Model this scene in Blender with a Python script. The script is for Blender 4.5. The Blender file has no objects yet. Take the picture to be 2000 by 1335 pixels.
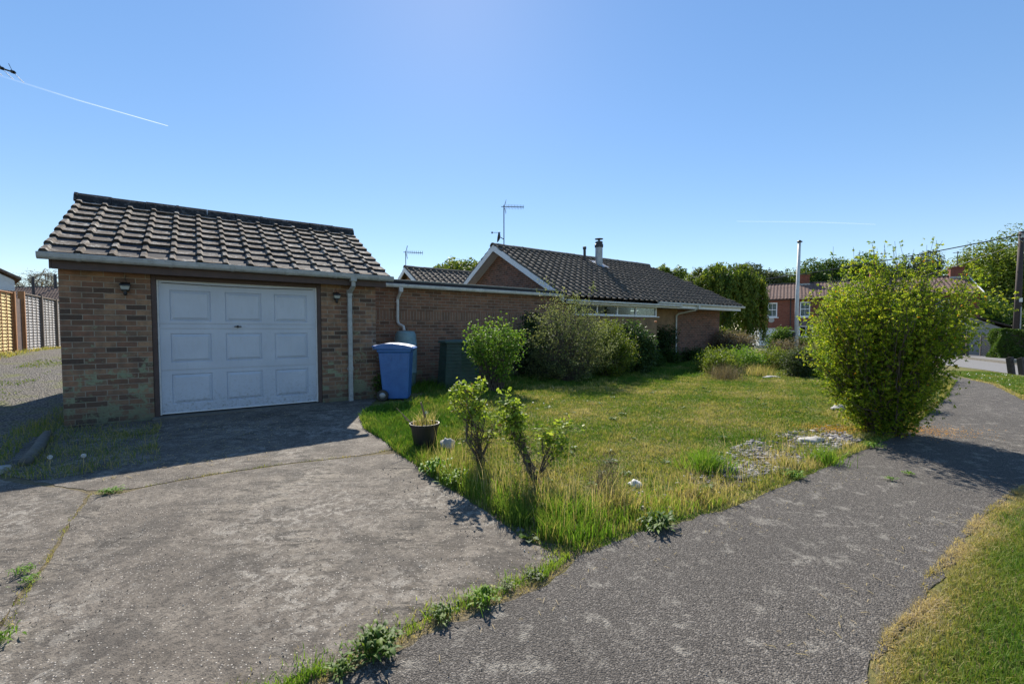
import bpy, bmesh, math, random
import numpy as np
from mathutils import Vector, Matrix
R = math.radians
C = bpy.context.scene.collection
SC = bpy.context.scene

# ------------------------------------------------------------------ camera
H = 1.28
cam = bpy.data.cameras.new('camera'); co = bpy.data.objects.new('camera', cam); C.objects.link(co)
co.location = (0, 0, H); co.rotation_euler = (R(90 - 2.32), 0, 0)
cam.sensor_width = 36; cam.lens = 36 * 864 / 2000; cam.shift_y = 12.5 / 2000
cam.clip_start = 0.05; cam.clip_end = 9000
SC.camera = co
# ------------------------------------------------------------------ light
SUN_AZ, SUN_EL = -8.0, 40.0
w = bpy.data.worlds.new('World'); SC.world = w; w.use_nodes = True
nt = w.node_tree; nt.nodes.clear()
sky = nt.nodes.new('ShaderNodeTexSky'); sky.sky_type = 'NISHITA'; sky.sun_disc = False
sky.sun_elevation = R(SUN_EL); sky.sun_rotation = R(SUN_AZ)
sky.air_density = 1.0; sky.dust_density = 0.05; sky.ozone_density = 2.6; sky.altitude = 0
bg = nt.nodes.new('ShaderNodeBackground'); bg.inputs['Strength'].default_value = 0.155
wo = nt.nodes.new('ShaderNodeOutputWorld')
gm = nt.nodes.new('ShaderNodeGamma'); gm.inputs[1].default_value = 0.66
hs = nt.nodes.new('ShaderNodeHueSaturation'); hs.inputs['Saturation'].default_value = 1.42; hs.inputs['Hue'].default_value = 0.507; hs.inputs['Value'].default_value = 1.0
nt.links.new(sky.outputs[0], gm.inputs[0]); nt.links.new(gm.outputs[0], hs.inputs['Color']); nt.links.new(hs.outputs[0], bg.inputs[0]); nt.links.new(bg.outputs[0], wo.inputs[0])
sun = bpy.data.lights.new('sun', 'SUN'); so = bpy.data.objects.new('sun', sun); C.objects.link(so)
sun.energy = 4.8; sun.angle = R(0.53); sun.color = (1.0, 0.93, 0.82)
a, e = R(SUN_AZ), R(SUN_EL)
sd = Vector((math.sin(a) * math.cos(e), math.cos(a) * math.cos(e), math.sin(e)))
so.rotation_euler = sd.to_track_quat('Z', 'Y').to_euler(); so.location = sd * 50
SC.view_settings.view_transform = 'Standard'; SC.view_settings.look = 'None'
SC.view_settings.gamma = 1; SC.view_settings.exposure = 0.9
SC.cycles.max_bounces = 8; SC.cycles.transparent_max_bounces = 8

# ------------------------------------------------------------------ helpers
ANG = math.atan2(.576, .817)
U = np.array([math.cos(ANG), math.sin(ANG)]); V = np.array([-U[1], U[0]])
G0 = np.array([-6.02, 5.9])
def ss(a, b, x):
    t = np.clip((np.asarray(x, float) - a) / (b - a), 0, 1); return t * t * (3 - 2 * t)
def zg(x, y):
    x = np.asarray(x, float); y = np.asarray(y, float)
    lx = (x - G0[0]) * U[0] + (y - G0[1]) * U[1]; ly = (x - G0[0]) * V[0] + (y - G0[1]) * V[1]
    z = -0.02 * np.clip(8 - y, 0, 9)
    z = z + .65 * ss(.5, 10, ly) * (1 - ss(-.3, 4, lx))
    return z - .6 * ss(8, 40, x)
def tag(o, label=None, cat=None, group=None, kind=None):
    if label: o['label'] = label
    if cat: o['category'] = cat
    if group: o['group'] = group
    if kind: o['kind'] = kind
    return o
def empty(name, loc, rz=0, label=None, cat=None, group=None):
    o = bpy.data.objects.new(name, None); C.objects.link(o)
    o.location = loc; o.rotation_euler = (0, 0, rz); o.empty_display_size = .2
    return tag(o, label, cat, group)
class MB:
    def __init__(s, off=(0, 0, 0)):
        s.v = []; s.f = []; s.m = []; s.off = off; s.mi = 0
    def add(s, vs, fs):
        n = len(s.v); ox, oy, oz = s.off
        s.v += [(a - ox, b - oy, c - oz) for a, b, c in vs]
        s.f += [tuple(i + n for i in f) for f in fs]; s.m += [s.mi] * len(fs); return s
    def box(s, x0, x1, y0, y1, z0, z1):
        return s.add([(x0,y0,z0),(x1,y0,z0),(x1,y1,z0),(x0,y1,z0),(x0,y0,z1),(x1,y0,z1),(x1,y1,z1),(x0,y1,z1)],
              [(0,3,2,1),(4,5,6,7),(0,1,5,4),(1,2,6,5),(2,3,7,6),(3,0,4,7)])
    def prism(s, poly, axis, a, b):
        # poly of 2-D points extruded along axis from a to b
        def P(p, t):
            return (t, p[0], p[1]) if axis == 'x' else ((p[0], t, p[1]) if axis == 'y' else (p[0], p[1], t))
        n = len(poly)
        vs = [P(p, a) for p in poly] + [P(p, b) for p in poly]
        fs = [tuple(range(n))[::-1], tuple(range(n, 2 * n))] + [(i, (i + 1) % n, n + (i + 1) % n, n + i) for i in range(n)]
        return s.add(vs, fs)
    def tube(s, pts, r, n=8, cap=True):
        pts = [Vector(p) for p in pts]; rs = r if hasattr(r, '__len__') else [r] * len(pts)
        vs = []; fs = []
        t0 = (pts[1] - pts[0]).normalized()
        ref = Vector((0, 0, 1)) if abs(t0.z) < .9 else Vector((1, 0, 0))
        for i, p in enumerate(pts):
            t = (pts[min(i + 1, len(pts) - 1)] - pts[max(i - 1, 0)]).normalized()
            a = t.cross(ref).normalized(); b = t.cross(a)
            for k in range(n):
                q = 2 * math.pi * k / n
                vs.append(tuple(p + a * (math.cos(q) * rs[i]) + b * (math.sin(q) * rs[i])))
        for i in range(len(pts) - 1):
            for k in range(n):
                k2 = (k + 1) % n
                fs.append((i * n + k, i * n + k2, (i + 1) * n + k2, (i + 1) * n + k))
        if cap:
            fs.append(tuple(range(n))[::-1]); fs.append(tuple(range((len(pts) - 1) * n, len(pts) * n)))
        return s.add(vs, fs)
    def lathe(s, prof, c=(0, 0, 0), n=24, cap=True):
        vs = []; fs = []
        for r, z in prof:
            for k in range(n):
                q = 2 * math.pi * k / n; vs.append((c[0] + r * math.cos(q), c[1] + r * math.sin(q), c[2] + z))
        m = len(prof)
        for i in range(m - 1):
            for k in range(n):
                k2 = (k + 1) % n; fs.append((i * n + k, i * n + k2, (i + 1) * n + k2, (i + 1) * n + k))
        if cap:
            fs.append(tuple(range(n))[::-1]); fs.append(tuple(range((m - 1) * n, m * n)))
        return s.add(vs, fs)
    def build(s, name, mats, parent=None, smooth=False, bevel=0, label=None, fixn=False):
        me = bpy.data.meshes.new(name); me.from_pydata(s.v, [], s.f)
        if not isinstance(mats, (list, tuple)): mats = [mats]
        for m in mats: me.materials.append(m)
        me.polygons.foreach_set('material_index', s.m)
        if fixn:
            bm = bmesh.new(); bm.from_mesh(me); bmesh.ops.recalc_face_normals(bm, faces=bm.faces); bm.to_mesh(me); bm.free()
        if smooth: me.polygons.foreach_set('use_smooth', [True] * len(s.f))
        me.update()
        o = bpy.data.objects.new(name, me); C.objects.link(o)
        if parent: o.parent = parent
        if bevel:
            b = o.modifiers.new('bevel', 'BEVEL'); b.width = bevel; b.segments = 2; b.limit_method = 'ANGLE'; b.angle_limit = R(40)
        if label: o['label'] = label
        return o
def npmesh(name, verts, faces, mat, parent=None, rnd=None, smooth=False):
    me = bpy.data.meshes.new(name)
    verts = np.asarray(verts, np.float32); faces = np.asarray(faces, np.int32)
    k = faces.shape[1]; nf = len(faces)
    me.vertices.add(len(verts)); me.vertices.foreach_set('co', verts.ravel())
    me.loops.add(nf * k); me.loops.foreach_set('vertex_index', faces.ravel())
    me.polygons.add(nf)
    me.polygons.foreach_set('loop_start', np.arange(nf, dtype=np.int32) * k)
    me.polygons.foreach_set('loop_total', np.full(nf, k, np.int32))
    if smooth: me.polygons.foreach_set('use_smooth', np.ones(nf, bool))
    me.materials.append(mat)
    me.update(calc_edges=True); me.validate()
    if rnd is not None and len(me.polygons) == nf:
        at = me.attributes.new('rnd', 'FLOAT', 'FACE'); at.data.foreach_set('value', np.asarray(rnd, np.float32))
    o = bpy.data.objects.new(name, me); C.objects.link(o)
    if parent: o.parent = parent
    return o

# ------------------------------------------------------------------ materials
class NM:
    def __init__(s, name):
        s.m = bpy.data.materials.new(name); s.m.use_nodes = True; s.t = s.m.node_tree; s.t.nodes.clear()
        s.out = s.n('ShaderNodeOutputMaterial')
    def n(s, typ, **kw):
        nd = s.t.nodes.new(typ)
        for k, v in kw.items(): setattr(nd, k, v)
        return nd
    def l(s, a, b): s.t.links.new(a, b)
    def coord(s, kind='Object'):
        return s.n('ShaderNodeTexCoord').outputs[kind]
    def noise(s, vec, scale, detail=4, rough=.55, dist=0):
        n = s.n('ShaderNodeTexNoise'); n.inputs['Scale'].default_value = scale; n.inputs['Detail'].default_value = detail
        n.inputs['Roughness'].default_value = rough; n.inputs['Distortion'].default_value = dist
        if vec is not None: s.l(vec, n.inputs['Vector'])
        return n.outputs['Fac']
    def voro(s, vec, scale, feat='F1', out='Distance'):
        n = s.n('ShaderNodeTexVoronoi', feature=feat); n.inputs['Scale'].default_value = scale
        if vec is not None: s.l(vec, n.inputs['Vector'])
        return n.outputs[out]
    def ramp(s, fac, stops, interp='LINEAR'):
        r = s.n('ShaderNodeValToRGB'); r.color_ramp.interpolation = interp
        el = r.color_ramp.elements
        while len(el) < len(stops): el.new(.5)
        for e_, (p, c) in zip(el, stops):
            e_.position = p; e_.color = (*c, 1) if hasattr(c, '__len__') else (c, c, c, 1)
        s.l(fac, r.inputs['Fac']); return r.outputs['Color']
    def mix(s, f, a, b, mode='MIX'):
        m = s.n('ShaderNodeMix', data_type='RGBA', blend_type=mode)
        for i, x in ((0, f), (6, a), (7, b)):
            if isinstance(x, (int, float)): m.inputs[i].default_value = x if i == 0 else (x, x, x, 1)
            elif isinstance(x, tuple): m.inputs[i].default_value = (*x, 1)
            else: s.l(x, m.inputs[i])
        return m.outputs[2]
    def math(s, op, a, b=0.0):
        m = s.n('ShaderNodeMath', operation=op)
        for i, x in ((0, a), (1, b)):
            if isinstance(x, (int, float)): m.inputs[i].default_value = x
            else: s.l(x, m.inputs[i])
        return m.outputs[0]
    def bump(s, h, strength=.5, dist=.01, prev=None):
        b = s.n('ShaderNodeBump'); b.inputs['Strength'].default_value = strength; b.inputs['Distance'].default_value = dist
        s.l(h, b.inputs['Height'])
        if prev: s.l(prev, b.inputs['Normal'])
        return b.outputs[0]
    def bsdf(s, col, rough=.8, metal=0, normal=None, spec=.5):
        b = s.n('ShaderNodeBsdfPrincipled')
        if isinstance(col, tuple): b.inputs['Base Color'].default_value = (*col, 1)
        else: s.l(col, b.inputs['Base Color'])
        if isinstance(rough, (int, float)): b.inputs['Roughness'].default_value = rough
        else: s.l(rough, b.inputs['Roughness'])
        b.inputs['Metallic'].default_value = metal; b.inputs['Specular IOR Level'].default_value = spec
        if normal: s.l(normal, b.inputs['Normal'])
        s.l(b.outputs[0], s.out.inputs[0]); return b
def plain(name, col, rough=.6, metal=0, var=.25, scale=6, bump=.0, dirt=None):
    m = NM(name); v = m.coord(); nz = m.noise(v, scale, 6, .65)
    dark = tuple(c * (1 - var) for c in col); lite = tuple(min(1, c * (1 + var * .6)) for c in col)
    c = m.ramp(nz, [(.3, dark), (.7, lite)])
    if dirt:
        n2 = m.noise(v, scale * 3.1, 8, .75); f = m.ramp(n2, [(.5, 0.0), (.72, .8)])
        c = m.mix(f, c, dirt)
    nrm = m.bump(m.noise(v, scale * 12, 4), bump, .004) if bump else None
    m.bsdf(c, rough, metal, nrm); return m.m
def brick(name, cols, mortar, lichen=0, soldier=False, mort=.0062, grime=.5):
    m = NM(name); sp = m.n('ShaderNodeSeparateXYZ'); m.l(m.coord(), sp.inputs[0])
    cb = m.n('ShaderNodeCombineXYZ'); xs = m.math('ADD', sp.outputs[0], sp.outputs[1])
    if soldier: m.l(sp.outputs[2], cb.inputs[0]); m.l(xs, cb.inputs[1])
    else: m.l(xs, cb.inputs[0]); m.l(sp.outputs[2], cb.inputs[1])
    # slight wobble of the joints
    wob = m.n('ShaderNodeTexNoise'); wob.inputs['Scale'].default_value = 9; wob.inputs['Detail'].default_value = 3; m.l(m.coord(), wob.inputs['Vector'])
    va = m.n('ShaderNodeVectorMath', operation='MULTIPLY_ADD'); m.l(wob.outputs['Color'], va.inputs[0]); va.inputs[1].default_value = (.008, .008, 0); m.l(cb.outputs[0], va.inputs[2])
    b = m.n('ShaderNodeTexBrick'); m.l(va.outputs[0], b.inputs['Vector'])
    b.offset = 0.0 if soldier else .5
    for k, v_ in (('Scale', 1), ('Mortar Size', mort), ('Mortar Smooth', .25), ('Bias', 0), ('Brick Width', .6 if soldier else .225), ('Row Height', .075)): b.inputs[k].default_value = v_
    b.inputs['Color1'].default_value = (0, 0, 0, 1); b.inputs['Color2'].default_value = (1, 1, 1, 1); b.inputs['Mortar'].default_value = (.5, .5, .5, 1)
    n = len(cols)
    base = m.ramp(b.outputs['Color'], [((i + .5) / n, c) for i, c in enumerate(cols)])
    o = m.coord(); big = m.noise(o, 1.3, 3); fine = m.noise(o, 30, 8, .7); mid = m.noise(o, 7, 5, .7)
    base = m.mix(m.ramp(fine, [(.35, .0), (.7, .45)]), base, m.mix(.4, base, (.33, .23, .15)), 'MIX')
    base = m.mix(m.ramp(mid, [(.42, .0), (.62, grime)]), base, (.075, .066, .055))
    mo = m.mix(m.ramp(mid, [(.4, 0.0), (.7, .6)]), mortar, tuple(c * .5 for c in mortar))
    c = m.mix(b.outputs['Fac'], base, mo)
    if lichen:
        sc2 = m.n('ShaderNodeSeparateColor'); m.l(b.outputs['Color'], sc2.inputs[0])
        zf = m.math('MULTIPLY', m.math('SUBTRACT', lichen, sp.outputs[2]), .13)
        ln = m.math('ADD', m.noise(o, 4.2, 9, .75, .3), m.math('MULTIPLY', sc2.outputs[0], .14))
        lf = m.mix(1.0, m.ramp(m.math('ADD', ln, zf), [(.62, 0.0), (.68, .85)]), m.ramp(fine, [(.35, .2), (.5, 1.0)]), 'MULTIPLY')
        c = m.mix(lf, c, (.25,.29,.18))
        # dark damp band near the foot
        damp = m.ramp(m.math('ADD', m.math('MULTIPLY', sp.outputs[2], .9), m.math('MULTIPLY', mid, .6)), [(.25, .6), (.75, 0.0)])
        c = m.mix(damp, c, (.05, .047, .04))
    hgt = m.math('ADD', m.math('MULTIPLY', b.outputs['Fac'], -1), m.math('MULTIPLY', fine, .5))
    m.bsdf(c, .92, 0, m.bump(hgt, .6, .006), .25); return m.m
def leafmat(name, stops, trans=.45, rough=.55, spec=.35, tcol=None):
    rough = max(rough, .55); spec = min(spec, .25)
    m = NM(name); at = m.n('ShaderNodeAttribute', attribute_name='rnd')
    c = m.ramp(at.outputs['Fac'], stops)
    b = m.bsdf(c, rough, 0, None, spec)
    t = m.n('ShaderNodeBsdfTranslucent')
    m.l(m.mix(1.0, c, tcol or (1.0, 1.0, .55), 'MULTIPLY'), t.inputs[0])
    mx = m.n('ShaderNodeMixShader'); mx.inputs[0].default_value = trans
    m.l(b.outputs[0], mx.inputs[1]); m.l(t.outputs[0], mx.inputs[2]); m.l(mx.outputs[0], m.out.inputs[0]); return m.m
M = {}
M['brick_garage'] = brick('brick_garage', [(.075,.048,.038),(.18,.098,.062),(.30,.165,.098),(.2,.105,.07),(.34,.21,.125),(.25,.125,.08),(.12,.07,.052),(.26,.165,.105)], (.31,.26,.2), lichen=.75)
M['brick_ext'] = brick('brick_ext', [(.14,.07,.045),(.25,.125,.075),(.31,.165,.1),(.27,.12,.075),(.19,.095,.06),(.29,.14,.085)], (.33,.28,.22), lichen=.15, grime=.35)
M['brick_soldier'] = brick('brick_soldier', [(.2,.11,.07),(.26,.14,.09),(.28,.155,.1),(.22,.12,.078)], (.34,.285,.225), soldier=True, grime=.25)
M['brick_house'] = brick('brick_house', [(.12,.05,.035),(.22,.09,.055),(.26,.11,.07),(.17,.07,.048),(.2,.1,.07)], (.3,.25,.2), lichen=.15)
M['brick_red'] = brick('brick_red', [(.19,.05,.032),(.25,.065,.04),(.22,.07,.045),(.27,.08,.05)], (.24,.13,.095), grime=.35)
M['render_tan'] = plain('render_tan', (.27,.17,.09), .9, var=.3, scale=3, bump=.3, dirt=(.12,.085,.05))
M['render_grey'] = plain('render_grey', (.36,.35,.33), .9, var=.15, scale=2)
M['white_paint'] = plain('white_paint', (.74,.75,.75), .45, var=.08, scale=4, dirt=(.5,.5,.46))
M['white_upvc'] = plain('white_upvc', (.8,.8,.8), .35, var=.05, scale=3)
M['gutter_grey'] = plain('gutter_grey', (.36,.38,.38), .5, var=.25, scale=5, dirt=(.17,.18,.16))
M['gutter_white'] = plain('gutter_white', (.6,.6,.57), .45, var=.2, scale=5, dirt=(.33,.33,.28))
M['brown_wood'] = plain('brown_wood', (.062,.036,.032), .55, var=.35, scale=8, bump=.2)
M['black_plastic'] = plain('black_plastic', (.014,.015,.016), .45, var=.3)
M['dark_metal'] = plain('dark_metal', (.045,.045,.05), .5, .3, var=.3)
M['galv'] = plain('galv', (.34,.35,.36), .45, .6, var=.2, scale=10)
M['chrome'] = plain('chrome', (.5,.47,.42), .3, .9, var=.2)
M['felt'] = plain('felt', (.035,.035,.04), .85, var=.3, scale=10, bump=.3)
M['felt_edge'] = plain('felt_edge', (.22,.22,.2), .7, var=.3, scale=7)
M['concrete_sill'] = plain('concrete_sill', (.13,.12,.1), .9, var=.35, scale=9, bump=.5)
M['fence_grey'] = plain('fence_grey', (.44,.42,.41), .85, var=.35, scale=14, bump=.3, dirt=(.2,.19,.18))
M['fence_grey_dark'] = plain('fence_grey_dark', (.2,.16,.13), .85, var=.3, scale=14)
M['fence_yellow'] = plain('fence_yellow', (.62,.46,.2), .8, var=.25, scale=14, bump=.2)
M['fence_orange'] = plain('fence_orange', (.36,.17,.07), .8, var=.25, scale=14)
M['gate_brown'] = plain('gate_brown', (.12,.08,.07), .85, var=.4, scale=14)
M['timber_dark'] = plain('timber_dark', (.07,.06,.055), .85, var=.4, scale=10)
M['pole_wood'] = plain('pole_wood', (.06,.045,.04), .85, var=.35, scale=8)
M['bark'] = plain('bark', (.11,.09,.07), .9, var=.45, scale=12, bump=.6)
M['bark_grey'] = plain('bark_grey', (.24,.22,.19), .9, var=.4, scale=12, bump=.5)
M['twig_brown'] = plain('twig_brown', (.19,.14,.1), .9, var=.4, scale=20)
M['stone'] = plain('stone', (.45,.43,.4), .85, var=.4, scale=22, bump=.9, dirt=(.16,.15,.13))
M['stone_white'] = plain('stone_white', (.72,.71,.68), .85, var=.2, scale=22, bump=.8)
M['stone_dark'] = plain('stone_dark', (.13,.125,.12), .85, var=.4, scale=22, bump=.6)
M['butt'] = plain('butt', (.2,.32,.35), .45, var=.2, scale=3, dirt=(.08,.13,.11))
M['compost'] = plain('compost', (.042,.085,.066), .6, var=.3, scale=5, dirt=(.08,.1,.08))
M['curtain'] = plain('curtain', (.5,.42,.36), .9, var=.2, scale=8)
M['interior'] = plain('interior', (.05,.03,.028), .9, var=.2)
M['ash_white'] = plain('ash_white', (.62,.62,.6), .6, var=.15, scale=5, dirt=(.4,.4,.36))
M['flower_orange'] = plain('flower_orange', (.75,.28,.12), .7)
M['flower_white'] = plain('flower_white', (.75,.75,.72), .7)

# blue bin plastic
m = NM('bin_blue'); v = m.coord(); n1 = m.noise(v, 7, 6, .7)
m.bsdf(m.ramp(n1, [(.3, (.03,.105,.3)), (.7, (.05,.155,.4))]), .42, 0, m.bump(m.noise(v, 160, 2), .15, .002)); M['bin'] = m.m
# glass
m = NM('window_glass'); g = m.n('ShaderNodeBsdfGlossy'); g.inputs['Roughness'].default_value = .03; g.inputs[0].default_value = (.9,.95,1,1)
tr = m.n('ShaderNodeBsdfTransparent'); tr.inputs[0].default_value = (.75,.8,.8,1); fr = m.n('ShaderNodeFresnel'); fr.inputs[0].default_value = 1.3
mx = m.n('ShaderNodeMixShader'); m.l(m.math('MULTIPLY', fr.outputs[0], .3), mx.inputs[0]); m.l(tr.outputs[0], mx.inputs[1]); m.l(g.outputs[0], mx.inputs[2]); m.l(mx.outputs[0], m.out.inputs[0]); M['glass'] = m.m
m = NM('lamp_glass'); m.bsdf((.22,.24,.22), .12); M['lamp_glass'] = m.m
# garage door: painted steel, dirty towards the bottom edge with scuffs
m = NM('door_paint'); v = m.coord(); sp = m.n('ShaderNodeSeparateXYZ'); m.l(v, sp.inputs[0])
mp = m.n('ShaderNodeMapping'); mp.inputs['Scale'].default_value = (3, 3, .6); m.l(v, mp.inputs[0])
st = m.noise(mp.outputs[0], 9, 8, .75); sc_ = m.noise(v, 26, 10, .8)
c = m.ramp(m.noise(v, 2.2, 5), [(.3, (.42,.47,.55)), (.7, (.50,.55,.63))])
c = m.mix(m.ramp(st, [(.5, 0.0), (.75, .35)]), c, (.38,.40,.40))
low = m.math('ADD', m.math('MULTIPLY', sp.outputs[2], -.22), m.math('ADD', sc_, .03))
c = m.mix(m.ramp(low, [(.46, 0.0), (.62, .5)]), c, (.27,.28,.28))
c = m.mix(m.ramp(low, [(.56, 0.0), (.63, .5)]), c, (.12,.11,.10))
m.bsdf(c, .38, 0, m.bump(m.noise(v, 90, 2), .06, .002)); M['door'] = m.m
# concrete roof tiles: grey brown with lichen, moss and pale blooms
def tilemat(name, base, lite, moss, lich):
    m = NM(name); v = m.coord(); n1 = m.noise(v, 2.3, 6, .6); n2 = m.noise(v, 19, 8, .72); n3 = m.noise(v, 7.5, 6, .7)
    vc = m.n('ShaderNodeTexVoronoi'); vc.inputs['Scale'].default_value = 3.4; m.l(v, vc.inputs['Vector'])
    c = m.ramp(n2, [(.3, tuple(x * .55 for x in base)), (.52, base), (.72, lite)])
    c = m.mix(m.ramp(vc.outputs['Color'], [(.2, 0.0), (.9, .35)]), c, tuple(x * .6 for x in base))
    c = m.mix(m.mix(1.0, m.ramp(n3, [(.48, 0.0), (.58, 1.0)]), m.ramp(n2, [(.46, .0), (.56, 1.0)]), 'MULTIPLY'), c, lich)
    c = m.mix(m.ramp(m.noise(v, 11, 8, .75), [(.6, 0.0), (.68, .8)]), c, moss)
    m.bsdf(c, .95, 0, m.bump(n2, .7, .01), .2); return m.m
M['tile_garage'] = tilemat('tile_garage', (.135,.112,.092), (.2,.168,.138), (.05,.045,.028), (.42,.40,.36))
M['tile_house'] = tilemat('tile_house', (.14,.12,.10), (.23,.2,.165), (.06,.055,.03), (.2,.175,.13))
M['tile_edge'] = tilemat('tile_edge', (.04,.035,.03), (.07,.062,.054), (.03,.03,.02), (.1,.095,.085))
M['tile_ridge'] = tilemat('tile_ridge', (.03,.032,.036), (.07,.07,.07), (.03,.03,.02), (.11,.11,.11))
M['tile_red'] = tilemat('tile_red', (.22,.14,.115), (.32,.23,.195), (.13,.1,.07), (.3,.24,.21))
M['tile_terra'] = tilemat('tile_terra', (.2,.14,.115), (.28,.22,.18), (.1,.08,.06), (.26,.22,.18))
# ground, dry turf soil
m = NM('turf_soil'); v = m.coord(); n1 = m.noise(v, .6, 5); n2 = m.noise(v, 14, 8, .7)
c = m.ramp(n1, [(.35, (.095,.11,.028)), (.6, (.15,.14,.05))]); c = m.mix(m.ramp(n2, [(.35, 0.0), (.7, .8)]), c, (.17,.145,.075))
m.bsdf(c, 1, 0, m.bump(n2, .8, .02), .1); M['ground'] = m.m
# driveway concrete: exposed aggregate, worn pale areas, rusty sand stains
m = NM('drive_concrete'); v = m.coord()
big = m.noise(v, .9, 5, .6, .3); mid = m.noise(v, 5, 8, .75); fine = m.noise(v, 120, 4, .7); f2 = m.noise(v, 33, 6, .75)
c = m.ramp(mid, [(.3, (.10,.085,.068)), (.5, (.175,.15,.122)), (.7, (.275,.24,.195))])
c = m.mix(m.ramp(big, [(.5, 0.0), (.62, .6)]), c, (.31,.27,.215))
c = m.mix(m.ramp(m.noise(v, 2.6, 6, .65, .6), [(.48, 0.0), (.62, .75)]), c, (.075,.066,.056))
mpg = m.n('ShaderNodeMapping'); mpg.inputs['Rotation'].default_value = (0, 0, -.62); mpg.inputs['Scale'].default_value = (.35, 1.6, 1); m.l(v, mpg.inputs[0]); stv = m.noise(mpg.outputs[0], 9, 9, .75, .6)
c = m.mix(m.ramp(f2, [(.48, 0.0), (.6, .7)]), c, (.06,.052,.044))
c = m.mix(m.mix(1.0, m.ramp(stv, [(.5, 0.0), (.58, .9)]), m.ramp(big, [(.42, 0.0), (.55, 1.0)]), 'MULTIPLY'), c, (.055,.048,.04))
c = m.mix(m.mix(1.0, m.ramp(m.noise(v, 13, 9, .75, .5), [(.5, 0.0), (.58, .8)]), m.ramp(m.noise(v, 1.1, 3), [(.45, 0.0), (.6, 1.0)]), 'MULTIPLY'), c, (.33,.3,.255))
vz = m.n('ShaderNodeTexVoronoi'); vz.inputs['Scale'].default_value = 70; m.l(v, vz.inputs['Vector'])
chip = m.ramp(vz.outputs['Distance'], [(.16, 1.0), (.3, 0.0)]); sel = m.ramp(vz.outputs['Color'], [(.62, 0.0), (.66, .85)])
c = m.mix(m.mix(1.0, chip, sel, 'MULTIPLY'), c, (.62,.57,.5))
c = m.mix(m.ramp(fine, [(.35, .55), (.5, 0.0)]), c, (.05,.046,.042))
c = m.mix(m.ramp(m.noise(v, 1.7, 7, .7, .8), [(.63, 0.0), (.72, .4)]), c, (.24,.17,.11))
hb = m.math('ADD', m.math('MULTIPLY', f2, 1.5), m.math('ADD', fine, m.math('MULTIPLY', chip, .5)))
m.bsdf(c, .9, 0, m.bump(mid, .25, .02, m.bump(hb, .9, .006)), .3); M['concrete'] = m.m
# asphalt footpath: coarse dark chippings with pale lichen rosettes
m = NM('path_asphalt'); v = m.coord()
vz = m.n('ShaderNodeTexVoronoi'); vz.inputs['Scale'].default_value = 135; m.l(v, vz.inputs['Vector'])
fine = m.noise(v, 150, 3, .7); grain = m.math('ADD', vz.outputs['Distance'], m.math('MULTIPLY', fine, .5))
c = m.ramp(grain, [(.3, (.175,.157,.14)), (.55, (.115,.103,.091)), (.9, (.05,.045,.04))])
sepc = m.n('ShaderNodeSeparateColor'); m.l(vz.outputs['Color'], sepc.inputs[0])
c = m.mix(m.ramp(sepc.outputs[0], [(.7, 0.0), (.95, .6)]), c, (.27,.245,.215))
c = m.mix(m.ramp(m.noise(v, .8, 4), [(.4, 0.0), (.65, .35)]), c, (.06,.054,.048))
ln = m.noise(v, 7.5, 9, .62, .25); l2 = m.noise(v, 45, 4, .7)
lf = m.mix(1.0, m.ramp(ln, [(.55, 0.0), (.64, .5)]), m.ramp(l2, [(.42, .05), (.52, 1.0)]), 'MULTIPLY')
c = m.mix(lf, c, (.33,.305,.26))
m.bsdf(c, .9, 0, m.bump(m.math('MULTIPLY', grain, -1), .75, .008), .25); M['asphalt'] = m.m
m = NM('road_tarmac'); v = m.coord(); c = m.ramp(m.noise(v, 60, 5, .7), [(.3, (.13,.125,.12)), (.7, (.19,.185,.18))]); m.bsdf(c, .85, 0, m.bump(m.noise(v, 90, 3), .4, .01)); M['road'] = m.m
m = NM('gravel'); v = m.coord(); vz = m.n('ShaderNodeTexVoronoi'); vz.inputs['Scale'].default_value = 38; m.l(v, vz.inputs['Vector'])
c = m.ramp(vz.outputs['Distance'], [(.2, (.3,.275,.24)), (.7, (.07,.065,.058))]); c = m.mix(m.ramp(m.noise(v, 1.1, 7, .7), [(.5, 0.0), (.6, .75)]), c, (.16,.17,.06))
m.bsdf(c, .95, 0, m.bump(m.math('MULTIPLY', vz.outputs['Distance'], -1), 1, .03), .2); M['gravel'] = m.m
m = NM('joint_soil'); v = m.coord(); c = m.ramp(m.noise(v, 30, 6, .7), [(.3, (.09,.075,.045)), (.7, (.23,.19,.12))]); m.bsdf(c, 1, 0, m.bump(m.noise(v, 60, 4), 1, .02), .1); M['soil'] = m.m

M['lf_lawn'] = leafmat('leaf_lawn', [(0, (.08,.18,.022)), (.35, (.16,.24,.035)), (.6, (.29,.29,.075)), (.85, (.44,.38,.16)), (1, (.5,.43,.24))], .35, .6, .2)
M['lf_lush'] = leafmat('leaf_lush_grass', [(0, (.08,.18,.02)), (.5, (.17,.30,.035)), (.85, (.32,.38,.07)), (1, (.5,.43,.2))], .55, .5, .3)
M['lf_dry'] = leafmat('leaf_dry_grass', [(0, (.13,.2,.035)), (.3, (.28,.29,.08)), (.6, (.46,.37,.17)), (1, (.56,.45,.3))], .48, .7, .15)
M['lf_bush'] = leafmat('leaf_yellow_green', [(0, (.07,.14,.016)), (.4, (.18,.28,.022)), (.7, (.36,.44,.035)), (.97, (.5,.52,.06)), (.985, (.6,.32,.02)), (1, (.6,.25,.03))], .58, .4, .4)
M['lf_olive'] = leafmat('leaf_olive_grey', [(0, (.08,.115,.045)), (.5, (.18,.22,.095)), (.85, (.32,.35,.16)), (1, (.42,.44,.17))], .5, .5, .4)
M['lf_bright'] = leafmat('leaf_bright_green', [(0, (.06,.14,.02)), (.5, (.15,.29,.035)), (1, (.36,.46,.08))], .45, .4, .45)
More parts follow.
